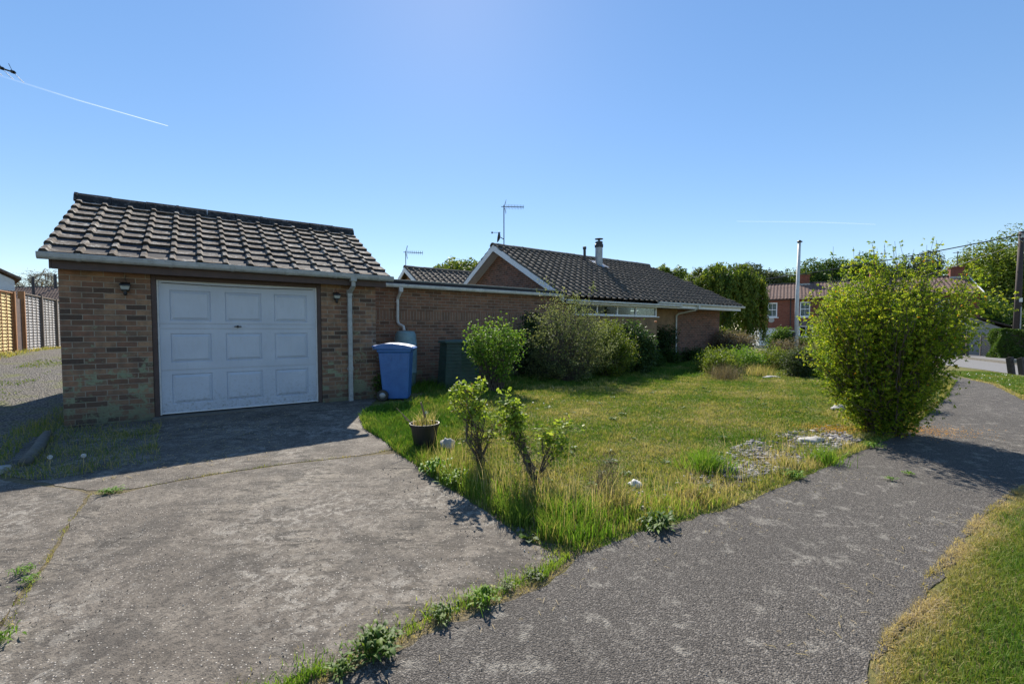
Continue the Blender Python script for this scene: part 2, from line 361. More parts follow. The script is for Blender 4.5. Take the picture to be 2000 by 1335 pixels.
M['lf_dark'] = leafmat('leaf_dark_glossy', [(0, (.02,.045,.014)), (.6, (.045,.09,.026)), (1, (.11,.18,.05))], .35, .25, .6)
M['lf_tree'] = leafmat('leaf_tree_green', [(0, (.04,.085,.014)), (.5, (.085,.155,.025)), (1, (.19,.26,.045))], .4, .5, .3)
M['lf_treey'] = leafmat('leaf_tree_yellow', [(0, (.06,.11,.014)), (.5, (.15,.21,.026)), (1, (.3,.33,.05))], .45, .5, .3)
M['lf_treeg'] = leafmat('leaf_tree_grey', [(0, (.04,.065,.025)), (.6, (.08,.11,.045)), (1, (.13,.16,.07))], .35, .5, .3)
M['lf_brown'] = leafmat('leaf_brown', [(0, (.10,.08,.055)), (.6, (.21,.165,.11)), (1, (.36,.3,.2))], .3, .7, .2)
M['lf_rose'] = leafmat('leaf_rose', [(0, (.09,.17,.02)), (.5, (.27,.37,.045)), (.85, (.42,.48,.09)), (1, (.3,.2,.08))], .5, .35, .5)

# ------------------------------------------------------------------ vegetation generators
def cards(P, N, size, rng, aspect=.45, T=None):
    n = len(P); N = N / (np.linalg.norm(N, axis=1, keepdims=True) + 1e-9)
    if T is None: T = rng.normal(size=(n, 3))
    T = T - N * np.sum(T * N, 1, keepdims=True); T /= (np.linalg.norm(T, axis=1, keepdims=True) + 1e-9)
    B = np.cross(N, T); s = size[:, None]
    v = np.stack([P - T * s * .5, P + B * s * aspect * .5 + N * s * .06, P + T * s * .5, P - B * s * aspect * .5 + N * s * .06], 1).reshape(-1, 3)
    return v, np.arange(4 * n).reshape(n, 4)
def sphere_dirs(rng, n):
    d = rng.normal(size=(n, 3)); return d / np.linalg.norm(d, axis=1, keepdims=True)
def clump_points(rng, cens, rads, n, shell=.55):
    k = len(cens); w_ = rads.prod(1) ** (2 / 3); idx = rng.choice(k, n, p=w_ / w_.sum())
    d = sphere_dirs(rng, n); r = shell + (1 - shell) * rng.random(n) ** .7
    r *= 1 + .22 * np.sin(d[:, 0] * 7 + idx) * np.cos(d[:, 2] * 6 + idx * 2)
    return cens[idx] + d * rads[idx] * r[:, None], d, idx
def tree(name, label, cat, x, y, z0, ztop, rx, mat, nleaf=6000, leaf=.28, trunk_r=.18, nb=14, seed=1, group=None, crown_lo=.3, bark='bark', ry=None, aspect=.6):
    rng = np.random.default_rng(seed); ry = ry or rx
    t = empty(name, (x, y, z0), 0, label, cat, group); h = ztop - z0
    c0 = h * crown_lo; cz = (h + c0) / 2; rz = (h - c0) / 2
    d = sphere_dirs(rng, nb); rr = .35 + .35 * rng.random(nb)
    cens = d * rr[:, None] * np.array([rx, ry, rz]) + np.array([0, 0, cz])
    rads = np.stack([rx * (.32 + .2 * rng.random(nb)), ry * (.32 + .2 * rng.random(nb)), rz * (.3 + .18 * rng.random(nb))], 1)
    P, dd, idx = clump_points(rng, cens, rads, nleaf)
    keep = P[:, 2] > .15; P = P[keep]; dd = dd[keep]; idx = idx[keep]
    N = dd * .7 + rng.normal(size=P.shape) * .6 + np.array([0, 0, .3])
    v, f = cards(P, N, leaf * (.6 + .8 * rng.random(len(P))), rng, aspect)
    rnd = np.clip(rng.normal(.45, .2, len(P)) + .12 * np.sin(idx * 1.7), 0, 1)
    npmesh('crown', v, f, M[mat], t, rnd)
    mb = MB(); mb.tube([(0, 0, -.2), (rx * .03, 0, h * .25), (0, ry * .03, h * .5), (0, 0, h * .75)], [trunk_r * 1.3, trunk_r, trunk_r * .7, trunk_r * .25], 8)
    for c in cens:
        zs = h * (.2 + .3 * rng.random()); a_ = Vector((0, 0, zs)); b_ = Vector(c); mid = a_.lerp(b_, .5) + Vector((0, 0, -.06 * h))
        mb.tube([a_, mid, b_], [trunk_r * .45, trunk_r * .3, trunk_r * .08], 5, False)
    mb.build('trunk', M[bark], t, smooth=True)
    return t
def curve_pts(rng, a, b, sag, n=5, jit=.03):
    a = np.array(a, float); b = np.array(b, float); out = []
    for i in range(n):
        t = i / (n - 1); p = a * (1 - t) + b * t; p[2] += sag * 4 * t * (1 - t)
        if 0 < i < n - 1: p += rng.normal(size=3) * jit * np.linalg.norm(b - a)
        out.append(p)
    return np.array(out)
def in_poly(px, py, poly):
    c = np.zeros(len(px), bool); n = len(poly); j = n - 1
    for i in range(n):
        xi, yi = poly[i]; xj, yj = poly[j]
        c ^= ((yi > py) != (yj > py)) & (px < (xj - xi) * (py - yi) / (yj - yi + 1e-12) + xi); j = i
    return c
def blades(name, pts, hts, wid, mat, rng, lean=.45, rndf=None, parent=None, z=None, kind=None, label=None, cat=None, origin=(0, 0, 0)):
    n = len(pts); z = zg(pts[:, 0], pts[:, 1]) if z is None else z
    base = np.stack([pts[:, 0], pts[:, 1], z - .004], 1) - np.array(origin)
    a_ = rng.random(n) * 2 * np.pi; s = np.stack([np.cos(a_), np.sin(a_), np.zeros(n)], 1) * (wid / 2)[:, None]
    b_ = rng.random(n) * 2 * np.pi; ln = (lean * rng.random(n) * hts)[:, None] * np.stack([np.cos(b_), np.sin(b_), np.zeros(n)], 1)
    up = np.array([0, 0, 1.0])
    m1 = base + up * (hts * .55)[:, None] + ln * .3; tp = base + up * (hts * (1 - .15 * rng.random(n)))[:, None] + ln
    v = np.stack([base - s, base + s, m1 + s * .75, m1 - s * .75, tp], 1).reshape(-1, 3)
    i = np.arange(n)[:, None] * 5
    f = np.concatenate([i + np.array([[0, 1, 2]]), i + np.array([[0, 2, 3]]), i + np.array([[3, 2, 4]])], 0)
    r = rng.random(n) if rndf is None else rndf
    o = npmesh(name, v, f, mat, parent, np.concatenate([r, r, r]))
    return tag(o, label, cat, None, kind)
def scatter(rng, poly, dens, dmax):
    poly = np.array(poly); lo = poly.min(0); hi = poly.max(0); n = int((hi - lo).prod() * dmax)
    p = lo + rng.random((n, 2)) * (hi - lo)
    k = in_poly(p[:, 0], p[:, 1], poly); p = p[k]
    return p[rng.random(len(p)) < dens(p[:, 0], p[:, 1]) / dmax]
def vnoise(x, y, s, seed=0):
    # cheap smooth noise 0..1
    v_ = 0
    for k in range(4):
        a_ = seed * 1.3 + k * 2.1; v_ = v_ + np.sin(x * s * (1 + .37 * k) * math.cos(a_) + y * s * (1 + .29 * k) * math.sin(a_) + a_ * 3)
    return .5 + v_ / 8

# ------------------------------------------------------------------ terrain
xs = np.unique(np.concatenate([np.linspace(-900, -60, 15), np.linspace(-60, -20, 21), np.arange(-20, 20, .25), np.linspace(20, 60, 61), np.linspace(60, 900, 15)]))
ys = np.unique(np.concatenate([np.linspace(-60, -2, 12), np.arange(-2, 22, .25), np.linspace(22, 60, 61), np.linspace(60, 1500, 20)]))
X, Y = np.meshgrid(xs, ys); Z = zg(X, Y)
nx, ny = len(xs), len(ys); ii = (np.arange(ny - 1)[:, None] * nx + np.arange(nx - 1)[None]).ravel()
g = npmesh('ground', np.stack([X.ravel(), Y.ravel(), Z.ravel()], 1), np.stack([ii, ii + 1, ii + nx + 1, ii + nx], 1), M['ground'])
tag(g, 'dry turf and soil ground under the lawn and verges', 'ground', kind='structure')
def sheet(name, poly, dz, mat, label, cat, step=.5, jit=.0, seed=3):
    rng = np.random.default_rng(seed); pts = []
    for i in range(len(poly)):
        a_ = np.array(poly[i], float); b_ = np.array(poly[(i + 1) % len(poly)], float); L = np.linalg.norm(b_ - a_)
        k = max(1, int(L / .07)) if jit and L < 20 else 1
        for q in range(k):
            p = a_ + (b_ - a_) * q / k
            if jit: p = p + rng.normal(size=2) * jit
            pts.append(p)
    bm = bmesh.new(); bm.faces.new([bm.verts.new((p[0], p[1], 0)) for p in pts])
    bmesh.ops.triangulate(bm, faces=bm.faces[:])
    P = np.array(pts); lo = P.min(0); hi = P.max(0)
    for ax in (0, 1):
        c_ = np.ceil(lo[ax] / step) * step
        while c_ < hi[ax]:
            no = [0, 0, 0]; no[ax] = 1; cc = [0, 0, 0]; cc[ax] = c_
            bmesh.ops.bisect_plane(bm, geom=bm.verts[:] + bm.edges[:] + bm.faces[:], plane_co=cc, plane_no=no); c_ += step
    for v_ in bm.verts: v_.co.z = float(zg(v_.co.x, v_.co.y)) + dz
    bmesh.ops.recalc_face_normals(bm, faces=bm.faces)
    if sum(f.normal.z for f in bm.faces) < 0: bmesh.ops.reverse_faces(bm, faces=bm.faces[:])
    me = bpy.data.meshes.new(name); bm.to_mesh(me); bm.free(); me.materials.append(mat)
    o = bpy.data.objects.new(name, me); C.objects.link(o); return tag(o, label, cat, kind='structure')

DR = [(-2.42,7.3),(-2.29,6.6),(-1.98,5.88),(-1.6,5.36),(-1.26,4.79),(-1.01,4.44),(-.7,3.96),(-.4,3.57),(-.15,3.22),(.03,2.93),(.19,2.75),(.36,2.64)]
WS = [(.36,2.64),(.17,2.4),(-.11,2.23),(-.32,2.09),(-.55,1.92),(-.72,1.77),(-.84,1.69),(-1.6,1.0),(-3.2,-.6)]
PU = [(.42,2.67),(.66,2.82),(1.09,3.08),(1.65,3.34),(2.29,3.76),(3.17,4.36),(4.26,5.14),(4.93,5.56),(6.0,6.43),(8.38,8.47),(11.12,11.03),(12.4,12.5)]
PR = [(.2,.3),(1.41,1.71),(1.77,1.98),(2.05,2.16),(2.38,2.43),(2.94,2.83),(3.47,3.21),(4.41,3.76),(6.2,4.6),(8.6,6.3),(9.37,8.0),(9.8,8.51),(10.8,9.68),(11.66,10.68),(12.14,11.61),(13.03,13.07)]
sheet('soil_bed', [(-3.62,3.5),(-2.3,1.9),(-2.2,1.0),(-3.2,-.7),(-2.9,-.9),(.3,2.5),(.5,2.72),(-1.2,5.2),(-6.5,5.0),(-7.5,4.2)], .002, M['soil'], 'dark soil showing in the joints between the driveway slabs', 'soil', jit=.01)
jh = [(-3.51,3.64),(-3.28,3.68),(-3.14,3.88),(-2.81,4.14),(-2.29,4.44),(-1.65,4.7),(-1.3,4.95)]
sheet('driveway', [(-2.36,1.97),(-2.545,2.23),(-2.755,2.57),(-3.145,3.105),(-3.50,3.625),(-3.26,3.65),(-3.12,3.84),(-2.79,4.1),(-2.27,4.4),(-1.63,4.66),(-1.28,4.78)] + DR[5:-1] + [(.3,2.64),(.12,2.45),(-.15,2.28),(-.36,2.14),(-.58,1.97),(-.75,1.82),(-.87,1.74),(-1.65,1.04),(-3.25,-.55),(-5.5,-.5)][:9] + [(-2.25,1.2)], .006, M['concrete'], 'weathered exposed aggregate concrete slab of the driveway nearest the camera', 'driveway', jit=.007)
sheet('driveway_apron', [(-5.3,4.3),(-4.2,3.9),(-3.62,3.72),(-3.3,3.73),(-3.14,3.87),(-2.81,4.135),(-2.29,4.435),(-1.65,4.695),(-1.31,4.95),(-1.6,5.36),(-1.98,5.88),(-2.29,6.6),(-2.4,7.3),(-2.53,8.36),(-6.05,5.86)], .006, M['concrete'], 'concrete apron slab directly in front of the white garage door', 'driveway', jit=.007, seed=8)
sheet('driveway_side_slab', [(-2.38,1.96),(-2.57,2.24),(-2.785,2.58),(-3.175,3.12),(-3.53,3.64),(-3.7,3.72),(-4.3,3.86),(-5.4,4.2),(-9,3.6),(-9,-.5),(-3.3,-.5),(-2.3,1.1)], .006, M['concrete'], 'concrete slab along the left edge of the driveway', 'driveway', jit=.007, seed=9)
sheet('path', PU + [(13.6,14.2),(14.5,14.2)] + PR[::-1] + [(-2.5,-1.5),(-3.1,-.7),(-1.5,.9),(-.80,1.655),(-.69,1.73),(-.51,1.87),(-.28,2.05),(-.07,2.19),(.20,2.37),(.35,2.56)], .004, M['asphalt'], 'grey asphalt footpath curving past the front garden', 'path', jit=.012, seed=4)
def lw(x, y): return tuple(G0 + U * x + V * y)
sheet('gravel_lane', [lw(-.02,-1.2), lw(0,14), lw(-2.9,14), lw(-2.95,3), lw(-4.5,-2.5), lw(-2.2,-2.4), lw(-.9,-1.6)], .003, M['gravel'], 'loose gravel lane running up the left side of the garage', 'lane', jit=.02, seed=5)
# road with kerb and far pavement
RN = [(8,-6),(12,4),(14.4,10.5),(15.07,12.97),(15.87,14.24),(16.57,15.5),(17.6,18),(19.2,22),(21.8,27),(23,29.2),(20,30.6)]
RF = [(17,33),(24.2,32.6),(27.8,30.6),(27.0,27.0),(24.2,22.5),(22.3,19.6),(20.8,16.4),(19.5,13),(17.5,4),(13,-6)]
sheet('road', RN + RF, .008, M['road'], 'pale tarmac road beyond the grass verge on the right', 'road', 1.0)
mb = MB()
kf = [(27.8,30.6),(27.0,27.0),(24.2,22.5),(22.3,19.6),(20.8,16.4),(19.5,13),(17.5,4)]
for (x0, y0), (x1, y1) in zip(kf[:-1], kf[1:]):
    d = np.array([x1 - x0, y1 - y0]); d /= np.linalg.norm(d); nrm = np.array([-d[1], d[0]]) * .13
    z0, z1 = float(zg(x0, y0)), float(zg(x1, y1)); q0 = (x0 + nrm[0], y0 + nrm[1]); q1 = (x1 + nrm[0], y1 + nrm[1])
    mb.add([(x0,y0,z0-.05),(x1,y1,z1-.05),(q1[0],q1[1],z1-.05),(q0[0],q0[1],z0-.05),(x0,y0,z0+.12),(x1,y1,z1+.12),(q1[0],q1[1],z1+.12),(q0[0],q0[1],z0+.12)],
           [(0,3,2,1),(4,5,6,7),(0,1,5,4),(1,2,6,5),(2,3,7,6),(3,0,4,7)])
tag(mb.build('kerb', M['concrete_sill']), 'concrete kerb along the far side of the road', 'kerb', kind='structure')
sheet('pavement', [(27.93,30.6),(27.13,27.0),(24.33,22.45),(22.43,19.55),(20.93,16.35),(19.63,12.95),(17.63,3.95),(20,3.5),(22.2,13),(24.5,17.6),(27.0,21.5),(29.6,26.2),(31.2,31)], .115, M['road'], 'pavement between the far kerb and the hedge', 'pavement', 1.0)

# ------------------------------------------------------------------ roofs
def tile_roof(name, parent, mat, x0, x1, ncol, y0, z0, y1, z1, nrow, off=(0, 0, 0), x1top=None, roll=.045, lift=.032, seed=1, jit=.006, drop=.028):
    rng = np.random.default_rng(seed); pw = (x1 - x0) / ncol; L = math.hypot(y1 - y0, z1 - z0)
    sy, sz = (y1 - y0) / L, (z1 - z0) / L; ny_, nz_ = -sz * (1 if sy > 0 else -1), abs(sy); rl = L / nrow
    if x1top is None: x1top = x1
    prof = [(0, 0), (.045, roll * .85), (.06, roll), (.20, roll), (.215, roll * .85), (.28, .0), (.6, -.003), (.97, 0), (1.0, 0)]
    vs, fs, ms = [], [], []
    for r_ in range(nrow):
        s0 = r_ * rl - .02; s1 = (r_ + 1) * rl + .03
        lim = x1 + (x1top - x1) * (r_ + .5) / nrow
        for c_ in range(ncol):
            xa = x0 + c_ * pw
            if xa > lim - .03: continue
            k = len(vs); jl = rng.normal() * jit; jx = rng.normal() * jit * .5; js = rng.normal() * jit * 1.2; tw = rng.normal() * jit * .6; n = len(prof)
            def P(x, s, h): return (x - off[0], y0 + sy * s + ny_ * h - off[1], z0 + sz * s + nz_ * h - off[2])
            for (t, h) in prof: vs.append(P(min(xa + jx + t * pw, lim + .02), s0 + js, h + lift + jl + tw * t))
            for (t, h) in prof: vs.append(P(min(xa + jx + t * pw, lim + .02), s1, h))
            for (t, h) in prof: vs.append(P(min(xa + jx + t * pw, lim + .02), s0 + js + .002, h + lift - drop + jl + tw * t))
            for i in range(n - 1):
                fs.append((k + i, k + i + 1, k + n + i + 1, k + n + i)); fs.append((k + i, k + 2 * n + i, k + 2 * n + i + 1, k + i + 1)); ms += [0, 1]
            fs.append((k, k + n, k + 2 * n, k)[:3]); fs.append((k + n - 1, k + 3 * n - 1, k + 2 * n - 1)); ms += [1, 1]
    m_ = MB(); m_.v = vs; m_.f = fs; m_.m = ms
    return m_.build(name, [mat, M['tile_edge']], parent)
def ridge_mesh(x0, x1, y, z, n, off=(0, 0, 0), r=.12, rise=.1, seed=2, hp=.55):
    rng = random.Random(seed); mb = MB(off); L = (x1 - x0) / n
    for i in range(n):
        a_ = x0 + i * L + .004; b_ = a_ + L - .006; dz = rng.uniform(-.006, .006); dy = rng.uniform(-.005, .005)
        out = [(-r * 1.25, -rise * 1.1), (-r * .95, -rise * .45), (-r * .5, -rise * .08), (0, 0), (r * .5, -rise * .08), (r * .95, -rise * .45), (r * 1.25, -rise * 1.1)]
        poly = [(y + p[0] + dy, z + p[1] + dz) for p in out] + [(y + p[0] * .85 + dy, z + p[1] - .03 + dz) for p in out[::-1]]
        mb.prism(poly, 'x', a_, b_)
        if i % 3 == 0: mb.prism([(y + p[0] * 1.04 + dy, z + p[1] + .008 + dz) for p in out] + [(y + p[0] * .9 + dy, z + p[1] - .02 + dz) for p in out[::-1]], 'x', a_ - .02, a_ + .02)
    return mb
def gutter(mb, x0, x1, y, z, w_=.1, h=.075, step=1.0):
    # half-round channel seen from the front, open top, at front edge y
    n = 7; prof = [(y + w_ / 2 - w_ / 2 * math.cos(math.pi * i / n), z - h * math.sin(math.pi * i / n) ** .7) for i in range(n + 1)]
    prof = [(y, z + .012)] + prof + [(y + w_, z + .012)]
    inner = [(p[0] + (.004 if p[0] < y + w_ / 2 else -.004), p[1] + .004) for p in prof[::-1]]
    mb.prism(prof + inner, 'x', x0, x1)
    mb.prism(prof, 'x', x0 - .012, x0 - .001); mb.prism(prof, 'x', x1 + .001, x1 + .012)
def brackets(mb, xsl, y, z, w_=.1, h=.075):
    n = 7; prof = [(y + w_ / 2 - (w_ / 2 + .006) * math.cos(math.pi * i / n), z - (h + .006) * math.sin(math.pi * i / n) ** .7) for i in range(n + 1)]
    prof = [(y - .006, z + .02)] + prof + [(y + w_, z + .02)]
    for x in xsl: mb.prism(prof, 'x', x - .022, x + .022)

# ------------------------------------------------------------------ garage (local x along the front, y into depth)
G = empty('garage', (G0[0], G0[1], 0), ANG, 'small brick garage with mossy tiled roof and white panelled up and over door', 'garage')
mb = MB()
mb.box(0, .95, 0, .22, -.2, 2.15); mb.box(3.27, 4.23, 0, .22, -.2, 2.15)
mb.box(0, .22, .222, 4.3, -.2, 2.15); mb.box(4.01, 4.23, .222, 4.3, -.2, 2.15); mb.box(.222, 4.008, 4.08, 4.3, -.2, 2.15)
for xx in (0.001, 4.009): mb.prism([(0.0, 2.151), (4.3, 2.151), (2.2, 3.36)], 'x', xx, xx + .22)
mb.box(.95, 3.27, .05, .22, 2.10, 2.15)
mb.build('wall', M['brick_garage'], G)
mb = MB(); mb.box(.22, 4.0, .2, 4.1, .0, .02); mb.build('floor', M['concrete_sill'], G)
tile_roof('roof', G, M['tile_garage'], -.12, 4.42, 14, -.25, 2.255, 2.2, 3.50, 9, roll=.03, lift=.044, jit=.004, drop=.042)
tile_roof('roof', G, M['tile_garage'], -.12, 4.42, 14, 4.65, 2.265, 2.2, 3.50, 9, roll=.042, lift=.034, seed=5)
mb = MB(); mb.add([(-.1,-.28,2.27),(4.38,-.28,2.27),(4.38,2.2,3.485),(-.1,2.2,3.485),(-.1,4.62,2.27),(4.38,4.62,2.27)], [(0,1,2,3),(3,2,5,4)]); mb.build('roof_felt', M['felt'], G)
ridge_mesh(-.14, 4.43, 2.2, 3.61, 10, r=.13, rise=.14).build('ridge', M['tile_ridge'], G)
mb = MB(); mb.box(-.02, 4.34, -.2, -.178, 2.075, 2.235); mb.box(-.02, 4.34, -.176, 0.0, 2.105, 2.122)
for xx in (-.045, 4.341): mb.prism([(-.2, 2.075), (-.2, 2.2), (2.2, 3.46), (4.6, 2.2), (4.6, 2.04), (2.2, 3.28), (-.05, 2.1)], 'x', xx, xx + .024)
mb.build('fascia', M['brown_wood'], G, bevel=.003)
mb = MB(); gutter(mb, -.12, 4.46, -.33, 2.255); brackets(mb, [.25, 1.2, 1.95, 2.7, 3.45, 4.2], -.33, 2.255); gt = mb.build('gutter', M['gutter_grey'], G, smooth=False)
mb = MB()
for xa, xb in ((.952, 1.012), (3.208, 3.268)): mb.box(xa, xb, .012, .13, -.04, 2.098)
mb.box(1.014, 3.206, .012, .13, 2.022, 2.098)
mb.build('door_frame', M['brown_wood'], G, bevel=.003)
# door leaf: nine raised and fielded panels in three sections
D = MB(); yb = .07
X0d, X1d = 1.035, 3.185
cols = [(1.16, 1.67), (1.855, 2.36), (2.545, 3.055)]
rows = [(.17, .62, .047, .672), (.80, 1.235,   .69, 1.296), (1.425, 1.885, 1.385, 2.015)]
xb_ = [X0d, 1.762, 2.452, X1d]
for z0, z1, ca, cb_ in rows:
    for i, (xa, xc) in enumerate(cols):
        x_0, x_1 = xb_[i], xb_[i + 1]
        rings = [(x_0, x_1, ca, cb_, yb), (xa, xc, z0, z1, yb), (xa + .010, xc - .010, z0 + .010, z1 - .010, yb + .014), (xa + .05, xc - .05, z0 + .05, z1 - .05, yb - .004), (xa + .055, xc - .055, z0 + .055, z1 - .055, yb - .004)]
        vs = []; fs = []
        for a0, a1, b0, b1, yy in rings: vs += [(a0, yy, b0), (a1, yy, b0), (a1, yy, b1), (a0, yy, b1)]
        for r_ in range(4):
            for k in range(4):
                k2 = (k + 1) % 4; fs.append((r_ * 4 + k, r_ * 4 + k2, r_ * 4 + 4 + k2, r_ * 4 + 4 + k))
        fs.append((16, 17, 18, 19)); D.add(vs, fs)
def strip(za, zb, y): D.add([(X0d, y, za), (X1d, y, za), (X1d, y, zb), (X0d, y, zb)], [(0, 1, 2, 3)])
for za, zb in ((.672, .69), (1.296, 1.312), (1.369, 1.385)): # sunk joints
    strip(za, zb, yb + .014); D.add([(X0d, yb, za), (X1d, yb, za), (X1d, yb + .014, za), (X0d, yb + .014, za), (X0d, yb, zb), (X1d, yb, zb), (X1d, yb + .014, zb), (X0d, yb + .014, zb)], [(0, 1, 2, 3), (4, 7, 6, 5)])
strip(1.312, 1.369, yb)
D.box(X0d, X1d, yb + .02, yb + .045, .047, 2.015)
door = D.build('door', M['door'], G)
mb = MB(); mb.box(1.014, 1.034, .05, .12, .02, 2.02); mb.box(3.186, 3.206, .05, .12, .02, 2.02); mb.box(1.036, 3.184, .058, .12, .030, .046)
mb.box(1.036, 3.184, .055, .12, 2.0155, 2.0205); mb.build('door_surround', M['white_paint'], door)
mb = MB(); mb.lathe([(.02, 0), (.02, .008), (.012, .01), (.011, .03)], n=16); mb.box(-.05, .05, -.009, .009, .03, .045)
h_ = mb.build('handle', M['dark_metal'], door, smooth=False, bevel=.003); h_.location = (2.02, yb, 1.342); h_.rotation_euler = (R(90), 0, 0)
mb = MB(); mb.tube([(1.07, .05, 1.985), (1.7, .048, 1.972), (2.4, .048, 1.97), (3.15, .05, 1.99)], .004, 5); mb.build('cord', M['dark_metal'], door)
mb = MB(); mb.prism([(.93, -.1), (3.3, -.1), (3.3, .2), (.93, .2)], 'z', -.08, .008); mb.build('threshold', M['concrete_sill'], G, bevel=.01)
mb = MB(); # downpipe with outlet and swan neck
mb.box(3.70, 3.80, -.325, -.205, 2.14, 2.262); mb.box(3.718, 3.782, -.3, -.236, 2.055, 2.14)
mb.add([(3.712,-.305,2.06),(3.788,-.305,2.06),(3.788,-.235,2.06),(3.712,-.235,2.06),(3.70,-.1,1.94),(3.776,-.1,1.94),(3.776,-.03,1.96),(3.70,-.03,1.96)], [(0,1,2,3),(4,7,6,5),(0,4,5,1),(1,5,6,2),(2,6,7,3),(3,7,4,0)])
mb.box(3.703, 3.773, -.102, -.03, -.05, 1.952); mb.box(3.697, 3.779, -.108, -.024, 1.90, 2.0); mb.box(3.697, 3.779, -.108, -.024, .55, .63); mb.box(3.69, 3.786, -.03, -.002, .57, .60)
mb.build('downpipe', M['gutter_grey'], G, bevel=.006)
for lx_, lz in ((.675, 1.90), (3.52, 1.895)):
    L_ = MB()
    L_.box(-.05, .05, -.015, -.001, -.09, .05)
    L_.add([(-.075,-.13,.005),(.075,-.13,.005),(.075,-.016,.03),(-.075,-.016,.03),(-.075,-.125,.03),(.075,-.125,.03),(.06,-.016,.075),(-.06,-.016,.075)], [(0,3,2,1),(4,5,6,7),(0,1,5,4),(1,2,6,5),(2,3,7,6),(3,0,4,7)])
    L_.box(-.055, .055, -.112, -.02, -.075, -.058); L_.box(-.022, .022, -.085, -.03, -.115, -.076)
    L_.lathe([(.006, -.165), (.022, -.155), (.028, -.135), (.022, -.115)], (0, -.06, .0), 12)
    lamp = L_.build('wall_lamp', M['black_plastic'], G, bevel=.002); lamp.location = (lx_, 0, lz); lamp.scale = (.8, .8, .8)
    g_ = MB(); g_.prism([(-.048, -.056), (.048, -.056), (.066, .003), (-.066, .003)], 'y', -.108, -.025); g_.build('glass', M['lamp_glass'], lamp)
    c_ = MB(); c_.tube([(0, -.005, .05), (.012, -.012, .09), (-.004, -.01, .14), (.01, -.005, .2)], .004, 5); c_.build('cable', M['black_plastic'], lamp)

# ------------------------------------------------------------------ flat roofed side extension
YW = 1.8
eo = (4.24, YW, 0); ew = G0 + U * eo[0] + V * eo[1]
X_ = empty('side_extension', (ew[0], ew[1], 0), ANG, 'long low flat roofed brick extension between the garage and the bungalow', 'extension')
mb = MB(eo)
def frontstrip(za, zb, mi):
    mb.mi = mi; mb.add([(4.24,YW,za),(10.96,YW,za),(10.96,YW,zb),(4.24,YW,zb)], [(0,1,2,3)])
frontstrip(-.2, 1.53, 0); frontstrip(1.53, 1.74, 1); frontstrip(1.74, 2.35, 0)
mb.mi = 0; mb.add([(10.96,YW,-.2),(10.96,YW+.28,-.2),(10.96,YW+.28,2.35),(10.96,YW,2.35)], [(0,1,2,3)]); mb.add([(4.24,YW,-.2),(4.24,6.6,-.2),(4.24,6.6,2.35),(4.24,YW,2.35)], [(3,2,1,0)])
mb.add([(4.24,6.6,-.2),(10.4,6.6,-.2),(10.4,6.6,2.35),(4.24,6.6,2.35)], [(3,2,1,0)])
mb.build('wall', [M['brick_ext'], M['brick_soldier']], X_)
mb = MB(eo); mb.box(4.3, 10.3, YW - .12, 6.7, 2.352, 2.43); mb.build('roof', M['felt'], X_)
mb = MB(eo); mb.box(4.3, 10.3, YW - .135, YW - .05, 2.432, 2.465); mb.build('roof_edge', M['felt_edge'], X_, bevel=.004)
mb = MB(eo); gutter(mb, 4.95, 10.6, YW - .24, 2.335, .1, .07); brackets(mb, [5.4, 6.4, 7.5, 8.6, 9.7], YW - .24, 2.335, .1, .07); mb.build('gutter', M['gutter_white'], X_)
mb = MB(eo); mb.box(5.3, 5.39, YW - .23, YW - .15, 2.17, 2.28); mb.tube([(5.345,YW-.19,2.19),(5.33,YW-.13,2.10),(5.32,YW-.06,2.03)], .036, 10); mb.tube([(5.32,YW-.055,2.05),(5.315,YW-.055,1.47)], .034, 10); mb.tube([(5.315,YW-.055,1.49),(5.33,YW-.09,1.43),(5.39,YW-.22,1.37),(5.40,YW-.24,1.28)], .034, 10)
mb.box(5.28, 5.35, YW - .06, YW, 1.94, 1.96); mb.box(5.28, 5.35, YW - .06, YW, 1.6, 1.62); mb.build('downpipe', M['gutter_white'], X_)

# ------------------------------------------------------------------ bungalow
H0 = np.array([1.157, 13.291])
B = empty('bungalow', (H0[0], H0[1], 0), ANG, 'long brick bungalow with dark tiled roof and pale blue white bargeboards on its gable', 'bungalow')
SL = (4.36 - 2.29) / (3.5 + .35)
def rz_(y): return 2.29 + (y + .35) * SL if y <= 3.5 else 2.29 + (7.35 - y) * SL
mb = MB()
mb.prism([(.4, -.3), (6.6, -.3), (6.6, rz_(6.6) - .12), (3.5, 4.26), (.4, rz_(.4) - .12)], 'x', .62, .84)  # gable wall
mb.box(6.9, 9.95, .4, .62, -.3, 2.28); mb.box(9.73, 9.95, .622, 6.38, -.3, 2.28); mb.box(.842, 9.95, 6.382, 6.6, -.3, 2.28)
mb.prism([(.45, 2.281), (6.55, 2.281), (3.5, 4.2)], 'x', 9.0, 9.2)
mb.build('wall', M['brick_house'], B)
mb = MB(); mb.box(.85, .9, -.1, .08, -.3, 2.1); mb.box(.9, 4.90, -.1, .08, -.3, 1.775); mb.box(4.90, 4.93, -.1, .08, -.3, 2.1); mb.box(4.71, 4.93, .082, .4, -.3, 2.1); mb.box(.85, 1.0, .082, .4, -.3, 2.1)
mb.box(4.932, 6.898, .4, .6, -.3, 2.28)
mb.build('rendered_wall', M['render_tan'], B, label='tan rendered wall panel under and beside the window')
W_ = MB()
for a0, a1 in ((.9, .95), (1.85, 1.90), (2.80, 2.85), (3.75, 3.80), (4.85, 4.90)): W_.box(a0, a1, -.112, -.03, 1.80, 2.09)
W_.box(.9, 4.9, -.113, -.032, 1.776, 1.815); W_.box(.9, 4.9, -.113, -.032, 2.065, 2.10)
wf = W_.build('window', M['white_upvc'], B, bevel=.003)
mb = MB(); mb.box(.95, 4.85, -.08, -.076, 1.815, 2.065); mb.build('pane', M['glass'], wf)
